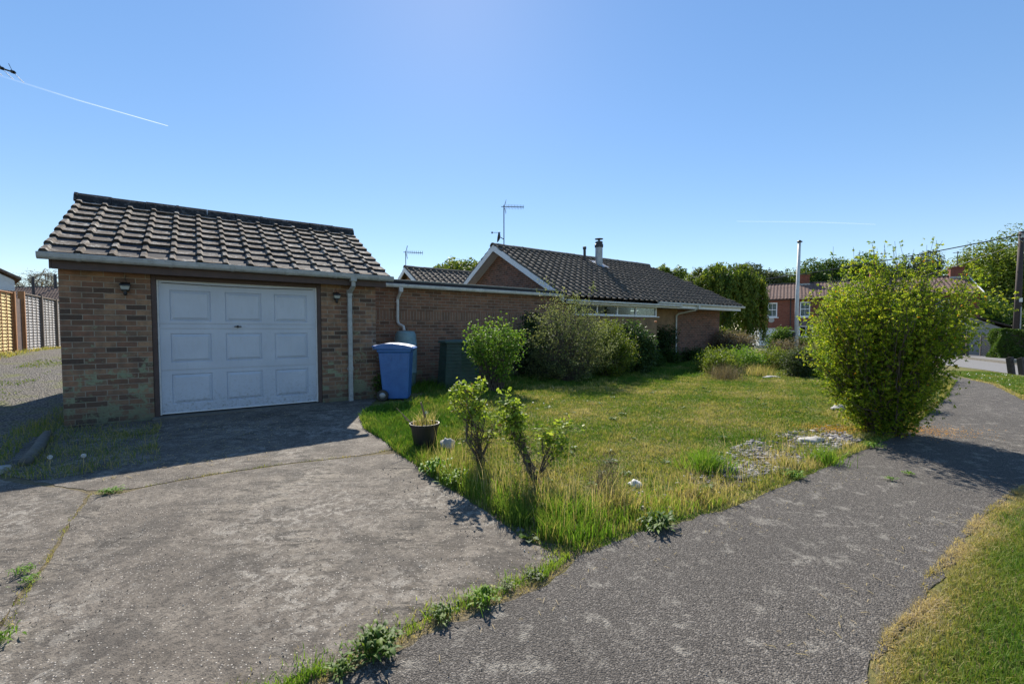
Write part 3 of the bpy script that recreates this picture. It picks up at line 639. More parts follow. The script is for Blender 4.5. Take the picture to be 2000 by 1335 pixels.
mb = MB(); mb.box(.84, 5.0, -.16, -.1135, 1.745, 1.775); mb.build('sill', M['white_paint'], wf)
mb = MB(); mb.box(.95, 4.69, .9, .92, 1.0, 2.25); mb.box(.95, 4.69, .1, .9, 1.2, 1.22); mb.build('room_back', M['interior'], B)
mb = MB()
for k in range(7): mb.box(4.2 + k * .06, 4.261 + k * .06, .12 + .015 * (k % 2), .14 + .015 * (k % 2), 1.5, 2.1)
mb.build('curtain', M['curtain'], B); mb = MB()
for k in range(4): mb.box(2.2 + k * .06, 2.261 + k * .06, .12 + .015 * (k % 2), .14 + .015 * (k % 2), 1.5, 2.1)
mb.build('curtain', M['curtain'], B)
mb = MB(); mb.box(.3, 5.9, -.36, .38, 2.112, 2.2); mb.build('canopy', M['felt'], B)
mb = MB(); mb.box(.3, 5.9, -.378, -.362, 2.09, 2.2); mb.box(.3, 5.9, -.377, -.112, 2.1005, 2.110); mb.box(5.901, 5.915, -.36, .38, 2.1, 2.2); mb.build('canopy_fascia', M['white_paint'], B)
mb = MB(); gutter(mb, .3, 5.92, -.47, 2.19, .09, .06); gutter(mb, 4.6, 10.42, -.47, 2.275, .1, .065); mb.build('gutter', M['gutter_white'], B)
mb = MB(); mb.box(5.93, 10.25, -.365, -.345, 2.10, 2.25); mb.box(5.93, 10.25, -.343, .4, 2.12, 2.14); mb.build('fascia', M['white_paint'], B)
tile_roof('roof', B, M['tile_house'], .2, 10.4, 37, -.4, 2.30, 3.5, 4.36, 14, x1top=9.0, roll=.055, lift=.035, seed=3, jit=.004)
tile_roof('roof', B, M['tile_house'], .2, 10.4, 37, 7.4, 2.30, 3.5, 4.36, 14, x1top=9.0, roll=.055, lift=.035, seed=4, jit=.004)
mb = MB(); mb.add([(.22,-.34,2.27),(10.2,-.34,2.27),(8.95,3.5,4.33),(.22,3.5,4.33),(.22,7.3,2.27),(10.2,7.3,2.27)], [(0,1,2,3),(3,2,5,4)]); mb.build('roof_felt', M['felt'], B)
ridge_mesh(.18, 9.05, 3.5, 4.46, 20, r=.12, rise=.1).build('ridge', M['tile_house'], B)
mb = MB()
mb.add([(.2,-.33,2.12),(.2,-.33,2.32),(.2,3.5,4.40),(.2,3.5,4.17),(.232,-.33,2.12),(.232,-.33,2.32),(.232,3.5,4.40),(.232,3.5,4.17)], [(0,1,2,3),(7,6,5,4),(0,4,5,1),(3,2,6,7),(0,3,7,4),(1,5,6,2)])
mb.add([(.2,7.33,2.12),(.2,7.33,2.32),(.2,3.502,4.40),(.2,3.502,4.17),(.232,7.33,2.12),(.232,7.33,2.32),(.232,3.502,4.40),(.232,3.502,4.17)], [(0,3,2,1),(7,4,5,6),(0,1,5,4),(3,7,6,2),(0,4,7,3),(1,2,6,5)])
mb.build('bargeboard', M['white_paint'], B, bevel=.003)
mb = MB(); mb.add([(.234,-.3,2.16),(.62,-.3,2.16),(.62,3.5,4.22),(.234,3.5,4.22)], [(0,1,2,3)]); mb.add([(.234,7.3,2.16),(.62,7.3,2.16),(.62,3.5,4.22),(.234,3.5,4.22)], [(3,2,1,0)]); mb.build('soffit', M['white_paint'], B)
# downpipe by the render/brick joint
mb = MB(); mb.box(7.0, 7.1, -.46, -.37, 2.13, 2.22); mb.tube([(7.05,-.42,2.15),(7.0,-.3,2.06),(6.78,.28,1.93),(6.75,.34,1.86)], .034, 10); mb.tube([(6.75,.345,1.88),(6.75,.345,-.1)], .032, 10); mb.build('downpipe', M['gutter_white'], B)
# flue, vent, aerial and dish
def on_roof(x, y): return (x, y, rz_(y))
mb = MB(); mb.lathe([(.15,-.25),(.15,.74),(.145,.74)], on_roof(4.85, 2.7), 20); fl = mb.build('flue', M['galv'], B, smooth=False)
mb = MB(); mb.lathe([(.155,.74),(.175,.76),(.175,.86),(.15,.88),(.15,.97),(.11,.99)], on_roof(4.85, 2.7), 20); mb.build('flue_collar', M['dark_metal'], fl)
mb = MB(); mb.lathe([(.04,.99),(.04,1.07)], on_roof(4.85,2.7), 8); mb.lathe([(.01,1.06),(.17,1.075),(.17,1.095),(.02,1.13)], on_roof(4.85, 2.7), 20); mb.build('cowl', M['dark_metal'], fl)
mb = MB(); p = on_roof(4.85, 2.7); mb.add([(p[0]-.28,p[1]-.35,rz_(p[1]-.35)+.09),(p[0]+.28,p[1]-.35,rz_(p[1]-.35)+.09),(p[0]+.28,p[1]+.3,rz_(p[1]+.3)+.09),(p[0]-.28,p[1]+.3,rz_(p[1]+.3)+.09)], [(0,1,2,3)]); mb.build('flashing', M['galv'], fl)
mb = MB(); p = on_roof(4.35, 3.0); mb.tube([(p[0]+.03,p[1]-.02,p[2]-.1),(p[0]-.01,p[1],p[2]+.12),(p[0]-.02,p[1],p[2]+.52)], .055, 10); mb.lathe([(.06,.5),(.075,.51),(.075,.6),(.05,.61)], (p[0]-.02,p[1],p[2]), 10); mb.build('vent_pipe', M['dark_metal'], B)
def aerial(parent, pos, mast, boom, ang, nel, s=1.0, mr=.018, tilt=0):
    """pos = mast foot; boom length, heading ang in parent frame"""
    mb = MB(); x, y, z = pos; mb.tube([(x, y, z), (x, y, z + mast)], mr, 8)
    ca, sa = math.cos(ang), math.sin(ang); zt = z + mast - .06
    def P(t, u_, v_): return (x + ca * t - sa * u_, y + sa * t + ca * u_, zt + v_ + t * tilt)
    mb.tube([P(-.1, 0, 0), P(boom, 0, 0)], .012 * s, 6)
    for i in range(nel):
        t = .12 + (boom - .12) * i / (nel - 1); hw = .11 * s * (1 - .25 * i / nel)
        mb.tube([P(t - .02, -hw, .06 * s), P(t, 0, 0), P(t - .02, hw, -.06 * s)], .005 * s, 4)
        mb.tube([P(t - .02, -hw, -.06 * s), P(t, 0, 0), P(t - .02, hw, .06 * s)], .005 * s, 4)
    for sg in (1, -1):
        for q in range(4):
            t = -.05 - .0 * q; v_ = sg * (.05 + .055 * q) * s; mb.tube([P(.03 + .05 * abs(v_) * 4, -.17 * s, v_), P(.03 + .05 * abs(v_) * 4, .17 * s, v_)], .005 * s, 4)
        mb.tube([P(0, 0, 0), P(.08, 0, sg * .24 * s)], .007 * s, 4)
    return mb.build('aerial', M['dark_metal'], parent)
aerial(B, (.72, 3.55, 4.3), 1.62, .74, R(-30), 12)
mb = MB(); mb.lathe([(.0,.0),(.09,.012),(.17,.045),(.24,.09),(.235,.1),(.16,.055),(.08,.022),(.0,.01)], n=20, cap=False); dish = mb.build('satellite_dish', M['dark_metal'], B, smooth=True)
dish.location = (.56, 3.55, 4.72); dish.rotation_euler = (R(0), R(-80), R(-38)); dish.scale = (.85, .85, .85)
mb = MB(); mb.tube([(.2,0,.02),(.14,0,.38)], .01, 6); mb.box(.1,.17,-.03,.03,.36,.42); mb.build('dish_arm', M['dark_metal'], dish)
mb = MB(); mb.tube([(.56,3.55,4.72),(.72,3.55,4.66)], .015, 6); mb.build('dish_bracket', M['dark_metal'], B)

# second bungalow behind
q = H0 + U * (-.6) + V * 10.0
B2 = empty('bungalow', (q[0], q[1], 0), ANG, 'neighbouring bungalow behind the flat roof, small gable with white bargeboards and an aerial', 'bungalow')
mb = MB(); mb.prism([(-2.5, -.2), (2.5, -.2), (2.5, 2.75), (0, 4.1), (-2.5, 2.75)], 'x', .3, 9.5); mb.build('wall', M['brick_ext'], B2)
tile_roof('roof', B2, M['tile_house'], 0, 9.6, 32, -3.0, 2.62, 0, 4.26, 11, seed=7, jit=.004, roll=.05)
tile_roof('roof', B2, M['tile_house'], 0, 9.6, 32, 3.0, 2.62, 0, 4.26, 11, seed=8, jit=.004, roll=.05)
ridge_mesh(0, 9.6, 0, 4.36, 20, r=.11, rise=.09).build('ridge', M['tile_house'], B2)
mb = MB()
for sg in (1, -1): mb.prism([(sg*3.0, 2.42), (sg*3.0, 2.62), (sg * .001, 4.26), (sg * .001, 4.04)][::sg], 'x', -.02, .015)
mb.build('bargeboard', M['white_paint'], B2, fixn=True)
aerial(B2, (.1, .1, 4.2), .86, .8, R(-20), 8, 1.3)

# ------------------------------------------------------------------ red brick cottages
u2 = np.array([.85, -.525]); u2 /= np.linalg.norm(u2); O2 = np.array([25.1, 41.0]); A2 = math.atan2(u2[1], u2[0])
T = empty('brick_cottages', (O2[0], O2[1], 0), A2, 'two storey red brick terrace cottages with clay pantile roof and white sash windows', 'cottage')
mb = MB(); wins = [(-1.28, -.50), (1.26, 2.04), (4.4, 5.2), (7.6, 8.4), (10.4, 11.2)]
xsw = [-3.3] + [q for w2 in wins for q in w2] + [12.9]
for i in range(0, len(xsw), 2): mb.box(xsw[i], xsw[i + 1], 0, .25, 2.52, 3.87)
mb.box(-3.3, 12.9, 0, .25, 3.87, 4.25)
dn = [(1.25, 2.25), (2.62, 3.5), (5.0, 6.0), (8.0, 9.0)]; xsd = [-3.3] + [q for w2 in dn for q in w2] + [12.9]
for i in range(0, len(xsd), 2): mb.box(xsd[i], xsd[i + 1], 0, .25, .2, 1.65)
mb.box(-3.3, 12.9, 0, .25, 1.65, 2.52); mb.box(-3.3, 12.9, 0, .25, -1.2, .2)
mb.prism([(.252, -1.2), (7, -1.2), (7, 4.2), (3.5, 5.75), (.252, 4.2)], 'x', 12.65, 12.9); mb.prism([(.252, -1.2), (7, -1.2), (7, 4.2), (3.5, 5.75), (.252, 4.2)], 'x', -3.3, -3.05)
mb.box(-3.05, 12.65, 6.8, 7, -1.2, 4.2); mb.build('wall', M['brick_red'], T)
mb = MB(); mb.box(-3.0, 12.6, 1.8, 1.82, -1, 4.2); mb.box(-3.0, 12.6, .3, 1.8, 2.2, 2.22); mb.build('room_back', M['interior'], T)
for a0, a1 in wins:
    W_ = MB(); W_.box(a0, a0 + .09, .02, .12, 2.52, 3.87); W_.box(a1 - .09, a1, .02, .12, 2.52, 3.87); W_.box(a0 + .09, a1 - .09, .02, .12, 3.76, 3.87); W_.box(a0 + .09, a1 - .09, .02, .12, 2.52, 2.62); W_.box(a0 + .09, a1 - .09, .03, .11, 3.17, 3.24)
    W_.box((a0 + a1) / 2 - .015, (a0 + a1) / 2 + .015, .04, .1, 2.62, 3.17); W_.box((a0 + a1) / 2 - .015, (a0 + a1) / 2 + .015, .04, .1, 3.24, 3.76)
    wo_ = W_.build('window', M['white_upvc'], T)
    mb = MB(); mb.box(a0 - .12, a1 + .12, -.07, .02, 2.42, 2.518); mb.build('sill', M['white_paint'], wo_)
    mb = MB(); mb.box(a0 + .09, a1 - .09, .07, .074, 2.62, 3.76); mb.build('pane', M['glass'], wo_)
    mb = MB()
    for k in range(5):
        mb.box(a0 + .09 + k * .055, a0 + .13 + k * .055, .2 + .02 * (k % 2), .22 + .02 * (k % 2), 2.6, 3.8); mb.box(a1 - .13 - k * .055, a1 - .09 - k * .055, .2 + .02 * (k % 2), .22 + .02 * (k % 2), 2.6, 3.8)
    mb.build('net_curtain', M['flower_white'], T)
for a0, a1 in dn[:1]:
    W_ = MB(); W_.box(a0 - .05, a0 + .06, -.5, -.42, .75, 1.68); W_.box(a1 - .06, a1 + .05, -.5, -.42, .75, 1.68); W_.box(a0 - .05, a1 + .05, -.5, -.42, 1.6, 1.72); W_.box(a0 - .05, a1 + .05, -.5, -.42, .68, .78); W_.box(1.72, 1.78, -.5, -.42, .78, 1.6)
    wo_ = W_.build('bay_window', M['white_upvc'], T); mb = MB(); mb.box(a0, a1, -.46, -.455, .78, 1.6); mb.build('pane', M['glass'], wo_)
    mb = MB(); mb.box(a0 - .05, a1 + .05, -.5, 0, -1, .68); mb.build('bay_wall', M['brick_red'], T)
    mb = MB(); mb.add([(a0-.2,-.65,1.72),(a1+.2,-.65,1.72),(a1-.05,-.01,2.15),(a0+.05,-.01,2.15),(a0-.2,-.01,1.72),(a1+.2,-.01,1.72)], [(0,1,2,3),(0,3,4),(1,5,2),(0,4,5,1)]); mb.build('bay_roof', M['tile_red'], T)
for a0, a1 in dn[1:]:
    W_ = MB(); W_.box(a0, a0 + .1, -.01, .12, .2, 1.65); W_.box(a1 - .1, a1, -.01, .12, .2, 1.65); W_.box(a0 + .1, a1 - .1, -.01, .12, 1.55, 1.65); W_.box(a0 + .1, a1 - .1, -.01, .12, .2, .3)
    wo_ = W_.build('window', M['white_upvc'], T); mb = MB(); mb.box(a0 + .1, a1 - .1, .05, .055, .3, 1.55); mb.build('pane', M['glass'], wo_)
mb = MB(); mb.lathe([(.24, 0), (.24, .03), (.2, .05), (.02, .05)], n=20); o = mb.build('round_plaque', M['stone'], T); o.location = (-.95, -.001, 2.24); o.rotation_euler = (R(90), 0, 0)
def pantile(name, parent, y0, z0, y1, z1, x0, x1, mat, pitch=.28, rows_=14, seed=1):
    # S-profile sheet of rolls with stepped courses
    rng = np.random.default_rng(seed); nx_ = int((x1 - x0) / pitch) * 6; L = math.hypot(y1 - y0, z1 - z0); sy, sz = (y1 - y0) / L, (z1 - z0) / L; s_ = 1 if sy > 0 else -1
    xs_ = np.linspace(x0, x1, nx_ + 1); hh = .045 * (.5 + .5 * np.sin(2 * np.pi * (xs_ - x0) / pitch)); vs = []; fs = []
    for r_ in range(rows_):
        for t, dh in ((r_ / rows_, .03), ((r_ + 1) / rows_, .0)):
            j = rng.normal() * .003; s = t * L
            vs += [(x, y0 + sy * s - sz * s_ * (h + dh + j), z0 + sz * s + abs(sy) * (h + dh + j)) for x, h in zip(xs_, hh)]
    n = nx_ + 1
    for r_ in range(2 * rows_ - 1): fs += [(r_ * n + i, r_ * n + i + 1, (r_ + 1) * n + i + 1, (r_ + 1) * n + i) for i in range(nx_)]
    m_ = MB(); m_.v = vs; m_.f = fs; m_.m = [0] * len(fs); return m_.build(name, mat, parent)
pantile('roof', T, -.25, 4.16, 3.5, 5.82, -3.5, 13.0, M['tile_red']); pantile('roof', T, 7.25, 4.16, 3.5, 5.82, -3.5, 13.0, M['tile_red'], seed=2)
ridge_mesh(-3.5, 13.0, 3.5, 5.93, 36, r=.1, rise=.09).build('ridge', M['tile_ridge'], T)
mb = MB(); gutter(mb, -3.5, 13.0, -.33, 4.14); mb.tube([(.55, -.05, 4.1), (.55, -.05, -.9)], .04, 8); mb.build('gutter', M['dark_metal'], T)
mb = MB()
for sg, ya in ((1, -.3), (-1, 7.3)): mb.add([(13.0,ya,4.0),(13.0,ya,4.24),(13.0,3.5,5.92),(13.0,3.5,5.66),(13.05,ya,4.0),(13.05,ya,4.24),(13.05,3.5,5.92),(13.05,3.5,5.66)], [(0,1,2,3),(7,6,5,4),(0,4,5,1),(3,2,6,7),(0,3,7,4),(1,5,6,2)])
mb.build('bargeboard', M['white_paint'], T, fixn=True)
for cx, hw in ((1.55, .5), (7.1, .5), (12.3, .42)):
    mb = MB(); mb.box(cx - hw, cx + hw, 3.1, 3.8, 5.3, 6.5); mb.box(cx - hw - .06, cx + hw + .06, 3.04, 3.86, 6.5, 6.62); ch = mb.build('chimney', M['brick_red'], T)
    mb = MB(); mb.box(cx - hw - .05, cx + hw + .05, 3.0, 3.08, 5.55, 5.78); mb.build('flashing', M['galv'], ch)
mb = MB(); mb.tube([(12.35,3.4,6.6),(12.35,3.4,7.9)], .03, 6); mb.tube([(12.05,3.4,7.8),(12.6,3.4,7.8)], .02, 5)
for k in range(5): mb.tube([(12.1 + k * .1, 3.2, 7.8), (12.1 + k * .1, 3.6, 7.8)], .012, 4)
mb.build('aerial', M['dark_metal'], T)
# shed in front of the cottages
q = np.array([20.6, 36.2]); S = empty('garden_shed', (q[0], q[1], -.2), R(-8), 'pale painted shed with grey side and mono pitch roof in front of the brick cottages', 'shed')
mb = MB(); mb.prism([(.9, -.3), (2.6, -.3), (2.6, 1.35), (.9, 1.6)], 'y', .04, 2.5); mb.build('side_wall', M['render_grey'], S)
mb = MB(); mb.box(-.35, .9, 0, 2.5, .25, 1.62); mb.box(.25, .9, 0, 2.5, -.3, .25); mb.build('front_wall', M['white_paint'], S)
mb = MB(); mb.box(-.4, .93, -.06, 2.6, 1.622, 1.67); mb.prism([(.935, 1.61), (2.7, 1.345), (2.7, 1.39), (.935, 1.66)], 'y', -.05, 2.6); mb.build('roof', M['white_paint'], S)
# outbuilding, gate and trellis across the road
q = np.array([29.3, 27.9]); K = empty('outbuilding', (31.8, 30.5, -.5), R(-38), 'low outbuilding with pale gable wall and brown sheet roof across the road', 'outbuilding')
mb = MB(); mb.prism([(-1.2, -.2), (1.7, -.2), (1.7, 1.75), (-.2, 2.75), (-1.2, 2.5)], 'y', 0, 3.5); mb.build('wall', M['render_grey'], K)
mb = MB()
for k in range(7):
    t0, t1 = k / 7, (k + 1) / 7; xa, za = -.3 + 3.0 * t0, 2.86 - 1.15 * t0; xb2, zb2 = -.3 + 3.0 * t1, 2.86 - 1.15 * t1
    mb.prism([(xa, za - .08), (xb2 + .04, zb2 - .06), (xb2 + .04, zb2 + .0), (xa, za + .03)], 'y', -.2, 3.7)
mb.build('roof', M['pole_wood'], K)
K2 = empty('timber_gate', (29.6, 28.9, -.47), R(-35), 'dark close boarded timber gate left of the trellis across the road', 'gate')
mb = MB()
for k in range(11): mb.box(-1.6 + k * .15, -1.46 + k * .15, 0, .03, -.1, 1.5 + .03 * (k % 2))
mb.build('board_panel', M['timber_dark'], K2); mb = MB(); mb.box(.06, .2, -.03, .1, -.1, 1.7); mb.build('post', M['fence_grey_dark'], K2); mb = MB(); mb.box(-1.78, -1.64, -.03, .1, -.1, 1.7); mb.build('post', M['fence_grey_dark'], K2)
K3 = empty('trellis', (30.1, 28.4, -.47), R(-35), 'diamond lattice trellis panel between the dark gate and the clipped hedge', 'trellis')
mb = MB()
for k in range(-10, 12):
    for sg in (1, -1):
        x0 = k * .14; pts_ = []
        a0 = (x0, 0.0); t_lo, t_hi = 0, 1.45
        xa = x0 + sg * 0; xb2 = x0 + sg * 1.45
        # clip to 0..1.3 width
        ts = [t for t in np.linspace(0, 1.45, 30) if 0 <= x0 + sg * t <= 1.3]
        if len(ts) > 1: mb.tube([(x0 + sg * ts[0], .01 * sg, ts[0]), (x0 + sg * ts[-1], .01 * sg, ts[-1])], .014, 4)
mb.box(-.02, .03, -.03, .03, -.1, 1.5); mb.box(1.28, 1.33, -.03, .03, -.1, 1.5); mb.box(.03, 1.28, -.03, .03, 1.45, 1.5); mb.build('lattice', M['fence_grey_dark'], K3)

# ------------------------------------------------------------------ left side: fences, roofs, tree
F0 = np.array([-15.2, 13.7]); AV = math.atan2(V[1], V[0])
def fence(name, s0, npan, mboard, mbatten, zb, zt, label, step0=0.0, wid=1.83):
    p = F0 + V * s0; t = empty(name, (p[0], p[1], zb), AV, label, 'fence')
    for k in range(npan):
        a0 = k * (wid + .1) + .05; mb = MB(); hh = zt - zb; dz = .0
        n = 19; bh = hh / n
        for i in range(n):
            z0 = .04 + i * bh * .97; mb.add([(a0,-.02,z0),(a0+wid,-.02,z0),(a0+wid,-.05,z0+.002),(a0,-.05,z0+.002),(a0,-.012,z0+bh*1.15),(a0+wid,-.012,z0+bh*1.15)], [(2,3,4,5),(0,1,2,3),(0,3,4),(1,5,2),(0,4,5,1)])
        pn = mb.build('panel', mboard, t)
        mb = MB()
        for j in range(5): x = a0 + .02 + j * (wid - .08) / 4; mb.box(x, x + .03, -.066, -.052, .02, hh)
        mb.box(a0, a0 + wid, -.084, -.02, hh, hh + .03); mb.box(a0, a0 + wid, -.083, -.046, 0, .04)
        mb.build('batten', mbatten, pn)
    for k in range(npan + 1):
        mb = MB(); x = k * (wid + .1) - .045; mb.box(x, x + .085, -.11, .03, -.3, zt - zb + .06); mb.build('post', M['fence_orange'] if k == 0 or mboard == M['fence_yellow'] else M['fence_grey_dark'], t)
    return t
fence('panel_fence', .03, 5, M['fence_grey'], M['fence_grey_dark'], .62, 2.42, 'weathered silver grey lap panel fence along the gravel lane')
fence('panel_fence', -4.7, 2, M['fence_yellow'], M['fence_orange'], .5, 2.36, 'new honey yellow lap panel fence at the far left edge')
p = F0 + V * -.78; t = empty('garden_gate', (p[0], p[1], .58), AV, 'narrow brown boarded gate between the yellow and the grey fences', 'gate')
mb = MB()
for k in range(5): mb.box(k * .145, k * .145 + .135, -.04, -.015, 0, 1.66)
mb.build('board_panel', M['gate_brown'], t); mb = MB(); mb.box(.05, .15, -.06, -.041, 1.2, 1.24); mb.build('latch', M['dark_metal'], t)
# terraced roof behind the fence
RL = empty('tiled_outhouse', (-27.2, 25.5, 0), R(-3), 'long low building with brown tiled roof showing above the grey fence', 'building')
mb = MB(); mb.box(-9, 9, .4, 6, -.5, 2.6); mb.build('wall', M['render_grey'], RL)
pantile('roof', RL, 0, 2.55, 3.2, 4.05, -9.2, 9.2, M['tile_terra'], .2, 14, 3); pantile('roof', RL, 6.4, 2.55, 3.2, 4.05, -9.2, 9.2, M['tile_terra'], .2, 14, 4)
ridge_mesh(-9.2, 9.2, 3.2, 4.13, 40, r=.1, rise=.08).build('ridge', M['tile_ridge'], RL)
mb = MB(); gutter(mb, -9.2, 9.2, -.1, 2.52); mb.build('gutter', M['galv'], RL)
mb = MB(); mb.tube([(-2.35, 3.0, 3.6), (-2.35, 3.0, 4.88)], .08, 10); mb.build('flue_pipe', M['dark_metal'], RL)
mb = MB(); mb.tube([(-1.6, 1.1, 2.9), (-1.6, 1.1, 4.5)], .07, 10); mb.build('flue_pipe', M['dark_metal'], RL)
# gable corner of the bungalow at the extreme left
t = empty('neighbour_house', (-17.35, 15.0, 0), R(52), 'neighbouring house whose white gable corner pokes in at the left edge', 'house')
mb = MB(); mb.prism([(0, -.5), (-8, -.5), (-8, 2.9), (-4, 5.2), (0, 2.9)], 'y', 0, 8); mb.build('wall', M['brick_ext'], t)
mb = MB(); mb.prism([(.35, 2.62), (.35, 2.95), (.3, 3.0), (-4, 5.55), (-4, 5.2), (-.1, 2.62)], 'y', -.45, -.4); mb.build('bargeboard', M['white_paint'], t)
mb = MB(); mb.prism([(.5, 2.98), (.5, 3.06), (-4, 5.66), (-4, 5.56)], 'y', -.6, 8.2); mb.prism([(-8.5, 3.06), (-8.5, 2.98), (-4.002, 5.56), (-4.002, 5.66)], 'y', -.6, 8.2); mb.build('roof', M['tile_terra'], t)
mb = MB(); mb.box(-3.9, -3.4, 1.0, 1.5, 5.1, 6.6); mb.build('chimney', M['brick_ext'], t)
# free-standing aerial mast whose boom end reaches into frame top left
t = empty('aerial_mast', (-9.9, 7.0, 0), 0, 'television aerial whose dark boom tip pokes in at the upper left edge', 'aerial')
mb = MB(); mb.tube([(0, 0, 0), (0, 0, 6.0)], .025, 8); mb.build('mast', M['galv'], t)
mb = MB(); zb2 = 5.25; mb.tube([(-.3, 0, 6.08), (2.23, 0, zb2)], .012, 8)
for k in range(8):
    x = 2.19 - k * .17; zz = 6.08 + (zb2 - 6.08) * (x + .3) / 2.53
    mb.tube([(x + .05, -.1, zz + .07), (x, 0, zz), (x + .06, .1, zz - .11)], .004, 4); mb.tube([(x - .02, 0, zz + .01), (x + .02, 0, zz - .005)], .024, 8)
mb.build('boom', M['black_plastic'], t)

# ------------------------------------------------------------------ posts, poles and wire
t = empty('white_pole', (12.95, 20.2, 0), 0, 'tall slim white pole standing behind the flower bed', 'pole')
mb = MB(); mb.tube([(0.04, 0, -.3), (.02, 0, 2.5), (.06, 0, 5.25)], [.09, .078, .06], 16); mb.build('shaft', M['ash_white'], t, smooth=True)
mb = MB(); mb.lathe([(.02, 0), (.09, .01), (.1, .06), (.05, .11), (.01, .12)], (.06, 0, 5.24), 12); mb.box(.06, .19, -.02, .02, 5.27, 5.31); mb.build('finial', M['dark_metal'], t)
mb = MB(); mb.box(-.14, -.06, -.06, .02, .95, 1.2); mb.build('cleat', M['dark_metal'], t)
t = empty('telegraph_pole', (30.75, 27.0, -.5), 0, 'dark wooden telegraph pole at the right edge beside the hedge', 'pole')
mb = MB(); mb.tube([(0, 0, -.5), (.03, 0, 4), (.05, 0, 7.75)], [.17, .155, .12], 12); mb.build('shaft', M['pole_wood'], t, smooth=True)
mb = MB(); mb.box(-.1, .2, -.18, -.11, 7.35, 7.6); mb.tube([(-.02, -.14, 7.1), (-.25, -.18, 7.2), (-.22, -.18, 7.4)], .03, 6); mb.build('bracket', M['galv'], t)
mb = MB(); mb.box(-.08, .1, -.18, -.15, 3.5, 3.75); mb.build('number_plate', M['flower_white'], t)
mb = MB(); mb.tube([(.02, -.19, 0), (.03, -.18, 3.2)], .035, 6); mb.build('cable_guard', M['galv'], t)
mb = MB(); a_ = np.array([30.7, 26.8, 7.05]); b_ = np.array([25.4, 41.1, 4.15]); c2 = np.array([12, 62.0, 7.0])
mb.tube([tuple(a_ * (1 - t_) + c2 * t_ + np.array([0, 0, -1.1 * 4 * t_ * (1 - t_)])) for t_ in np.linspace(0, 1, 24)], .035, 5); tag(mb.build('overhead_cable', M['black_plastic']), 'thick black overhead cable running left from the telegraph pole', 'cable')
mb = MB(); a_ = np.array([30.75, 26.9, 6.6]); mb.tube([tuple(a_ * (1 - t_) + b_ * t_ + np.array([0, 0, -.8 * 4 * t_ * (1 - t_)])) for t_ in np.linspace(0, 1, 18)], .012, 4); tag(mb.build('overhead_cable', M['black_plastic']), 'thin telephone wire sagging from the pole to the cottage eaves', 'cable')
t = empty('knee_rail', (15.50, 13.6, -.08), 0, 'short dark timber knee rail barrier at the road edge on the right', 'barrier')
for (x, y) in ((.02, .07), (-.02, -.26)):
    mb = MB(); mb.add([(x-.055,y-.07,-.15),(x+.055,y-.07,-.15),(x+.055,y+.07,-.15),(x-.055,y+.07,-.15),(x-.175,y-.07,.56),(x-.065,y-.07,.56),(x-.065,y+.07,.50),(x-.175,y+.07,.50)], [(0,3,2,1),(4,5,6,7),(0,1,5,4),(1,2,6,5),(2,3,7,6),(3,0,4,7)]); mb.build('post', M['timber_dark'], t, bevel=.01)
mb = MB(); mb.add([(-.04,.0,.36),(-.02,-.42,.36),(.02,-.42,.38),(.0,.0,.38),(-.06,.0,.46),(-.04,-.42,.46),(.0,-.42,.48),(-.02,.0,.48)], [(0,3,2,1),(4,5,6,7),(0,1,5,4),(1,2,6,5),(2,3,7,6),(3,0,4,7)]); mb.build('rail', M['fence_grey'], t)
# contrails: thin cloud streaks high in the sky
m = NM('contrail'); tl = m.n('ShaderNodeBsdfTranslucent'); tl.inputs[0].default_value = (1, 1, 1, 1); tp_ = m.n('ShaderNodeBsdfTransparent'); mx = m.n('ShaderNodeMixShader')
sp = m.n('ShaderNodeSeparateXYZ'); m.l(m.coord('Generated'), sp.inputs[0]); m.l(m.ramp(sp.outputs[0], [(.0, 0.0), (.4, .03), (.75, .09), (1.0, .22)]), mx.inputs[0])
m.l(tp_.outputs[0], mx.inputs[1]); m.l(tl.outputs[0], mx.inputs[2]); m.l(mx.outputs[0], m.out.inputs[0]); M['contrail'] = m.m
m = NM('contrail_faint'); tl = m.n('ShaderNodeBsdfTranslucent'); tp_ = m.n('ShaderNodeBsdfTransparent'); mx = m.n('ShaderNodeMixShader'); mx.inputs[0].default_value = .035
m.l(tp_.outputs[0], mx.inputs[1]); m.l(tl.outputs[0], mx.inputs[2]); m.l(mx.outputs[0], m.out.inputs[0]); M['contrail_faint'] = m.m
mb = MB(); mb.tube([(-3620, 3000, 1758), (-2888, 3000, 1529), (-2289, 3000, 1359)], [8, 5, 1.8], 8); tag(mb.build('contrail', M['contrail'], smooth=True), 'thin white aircraft vapour trail slanting down at upper left', 'contrail')
mb = MB(); mb.tube([(1511, 3000, 732), (2061, 3000, 726), (2440, 3000, 712)], [4, 5, 4], 8); tag(mb.build('contrail', M['contrail_faint'], smooth=True), 'faint short horizontal vapour trail above the white pole', 'contrail')

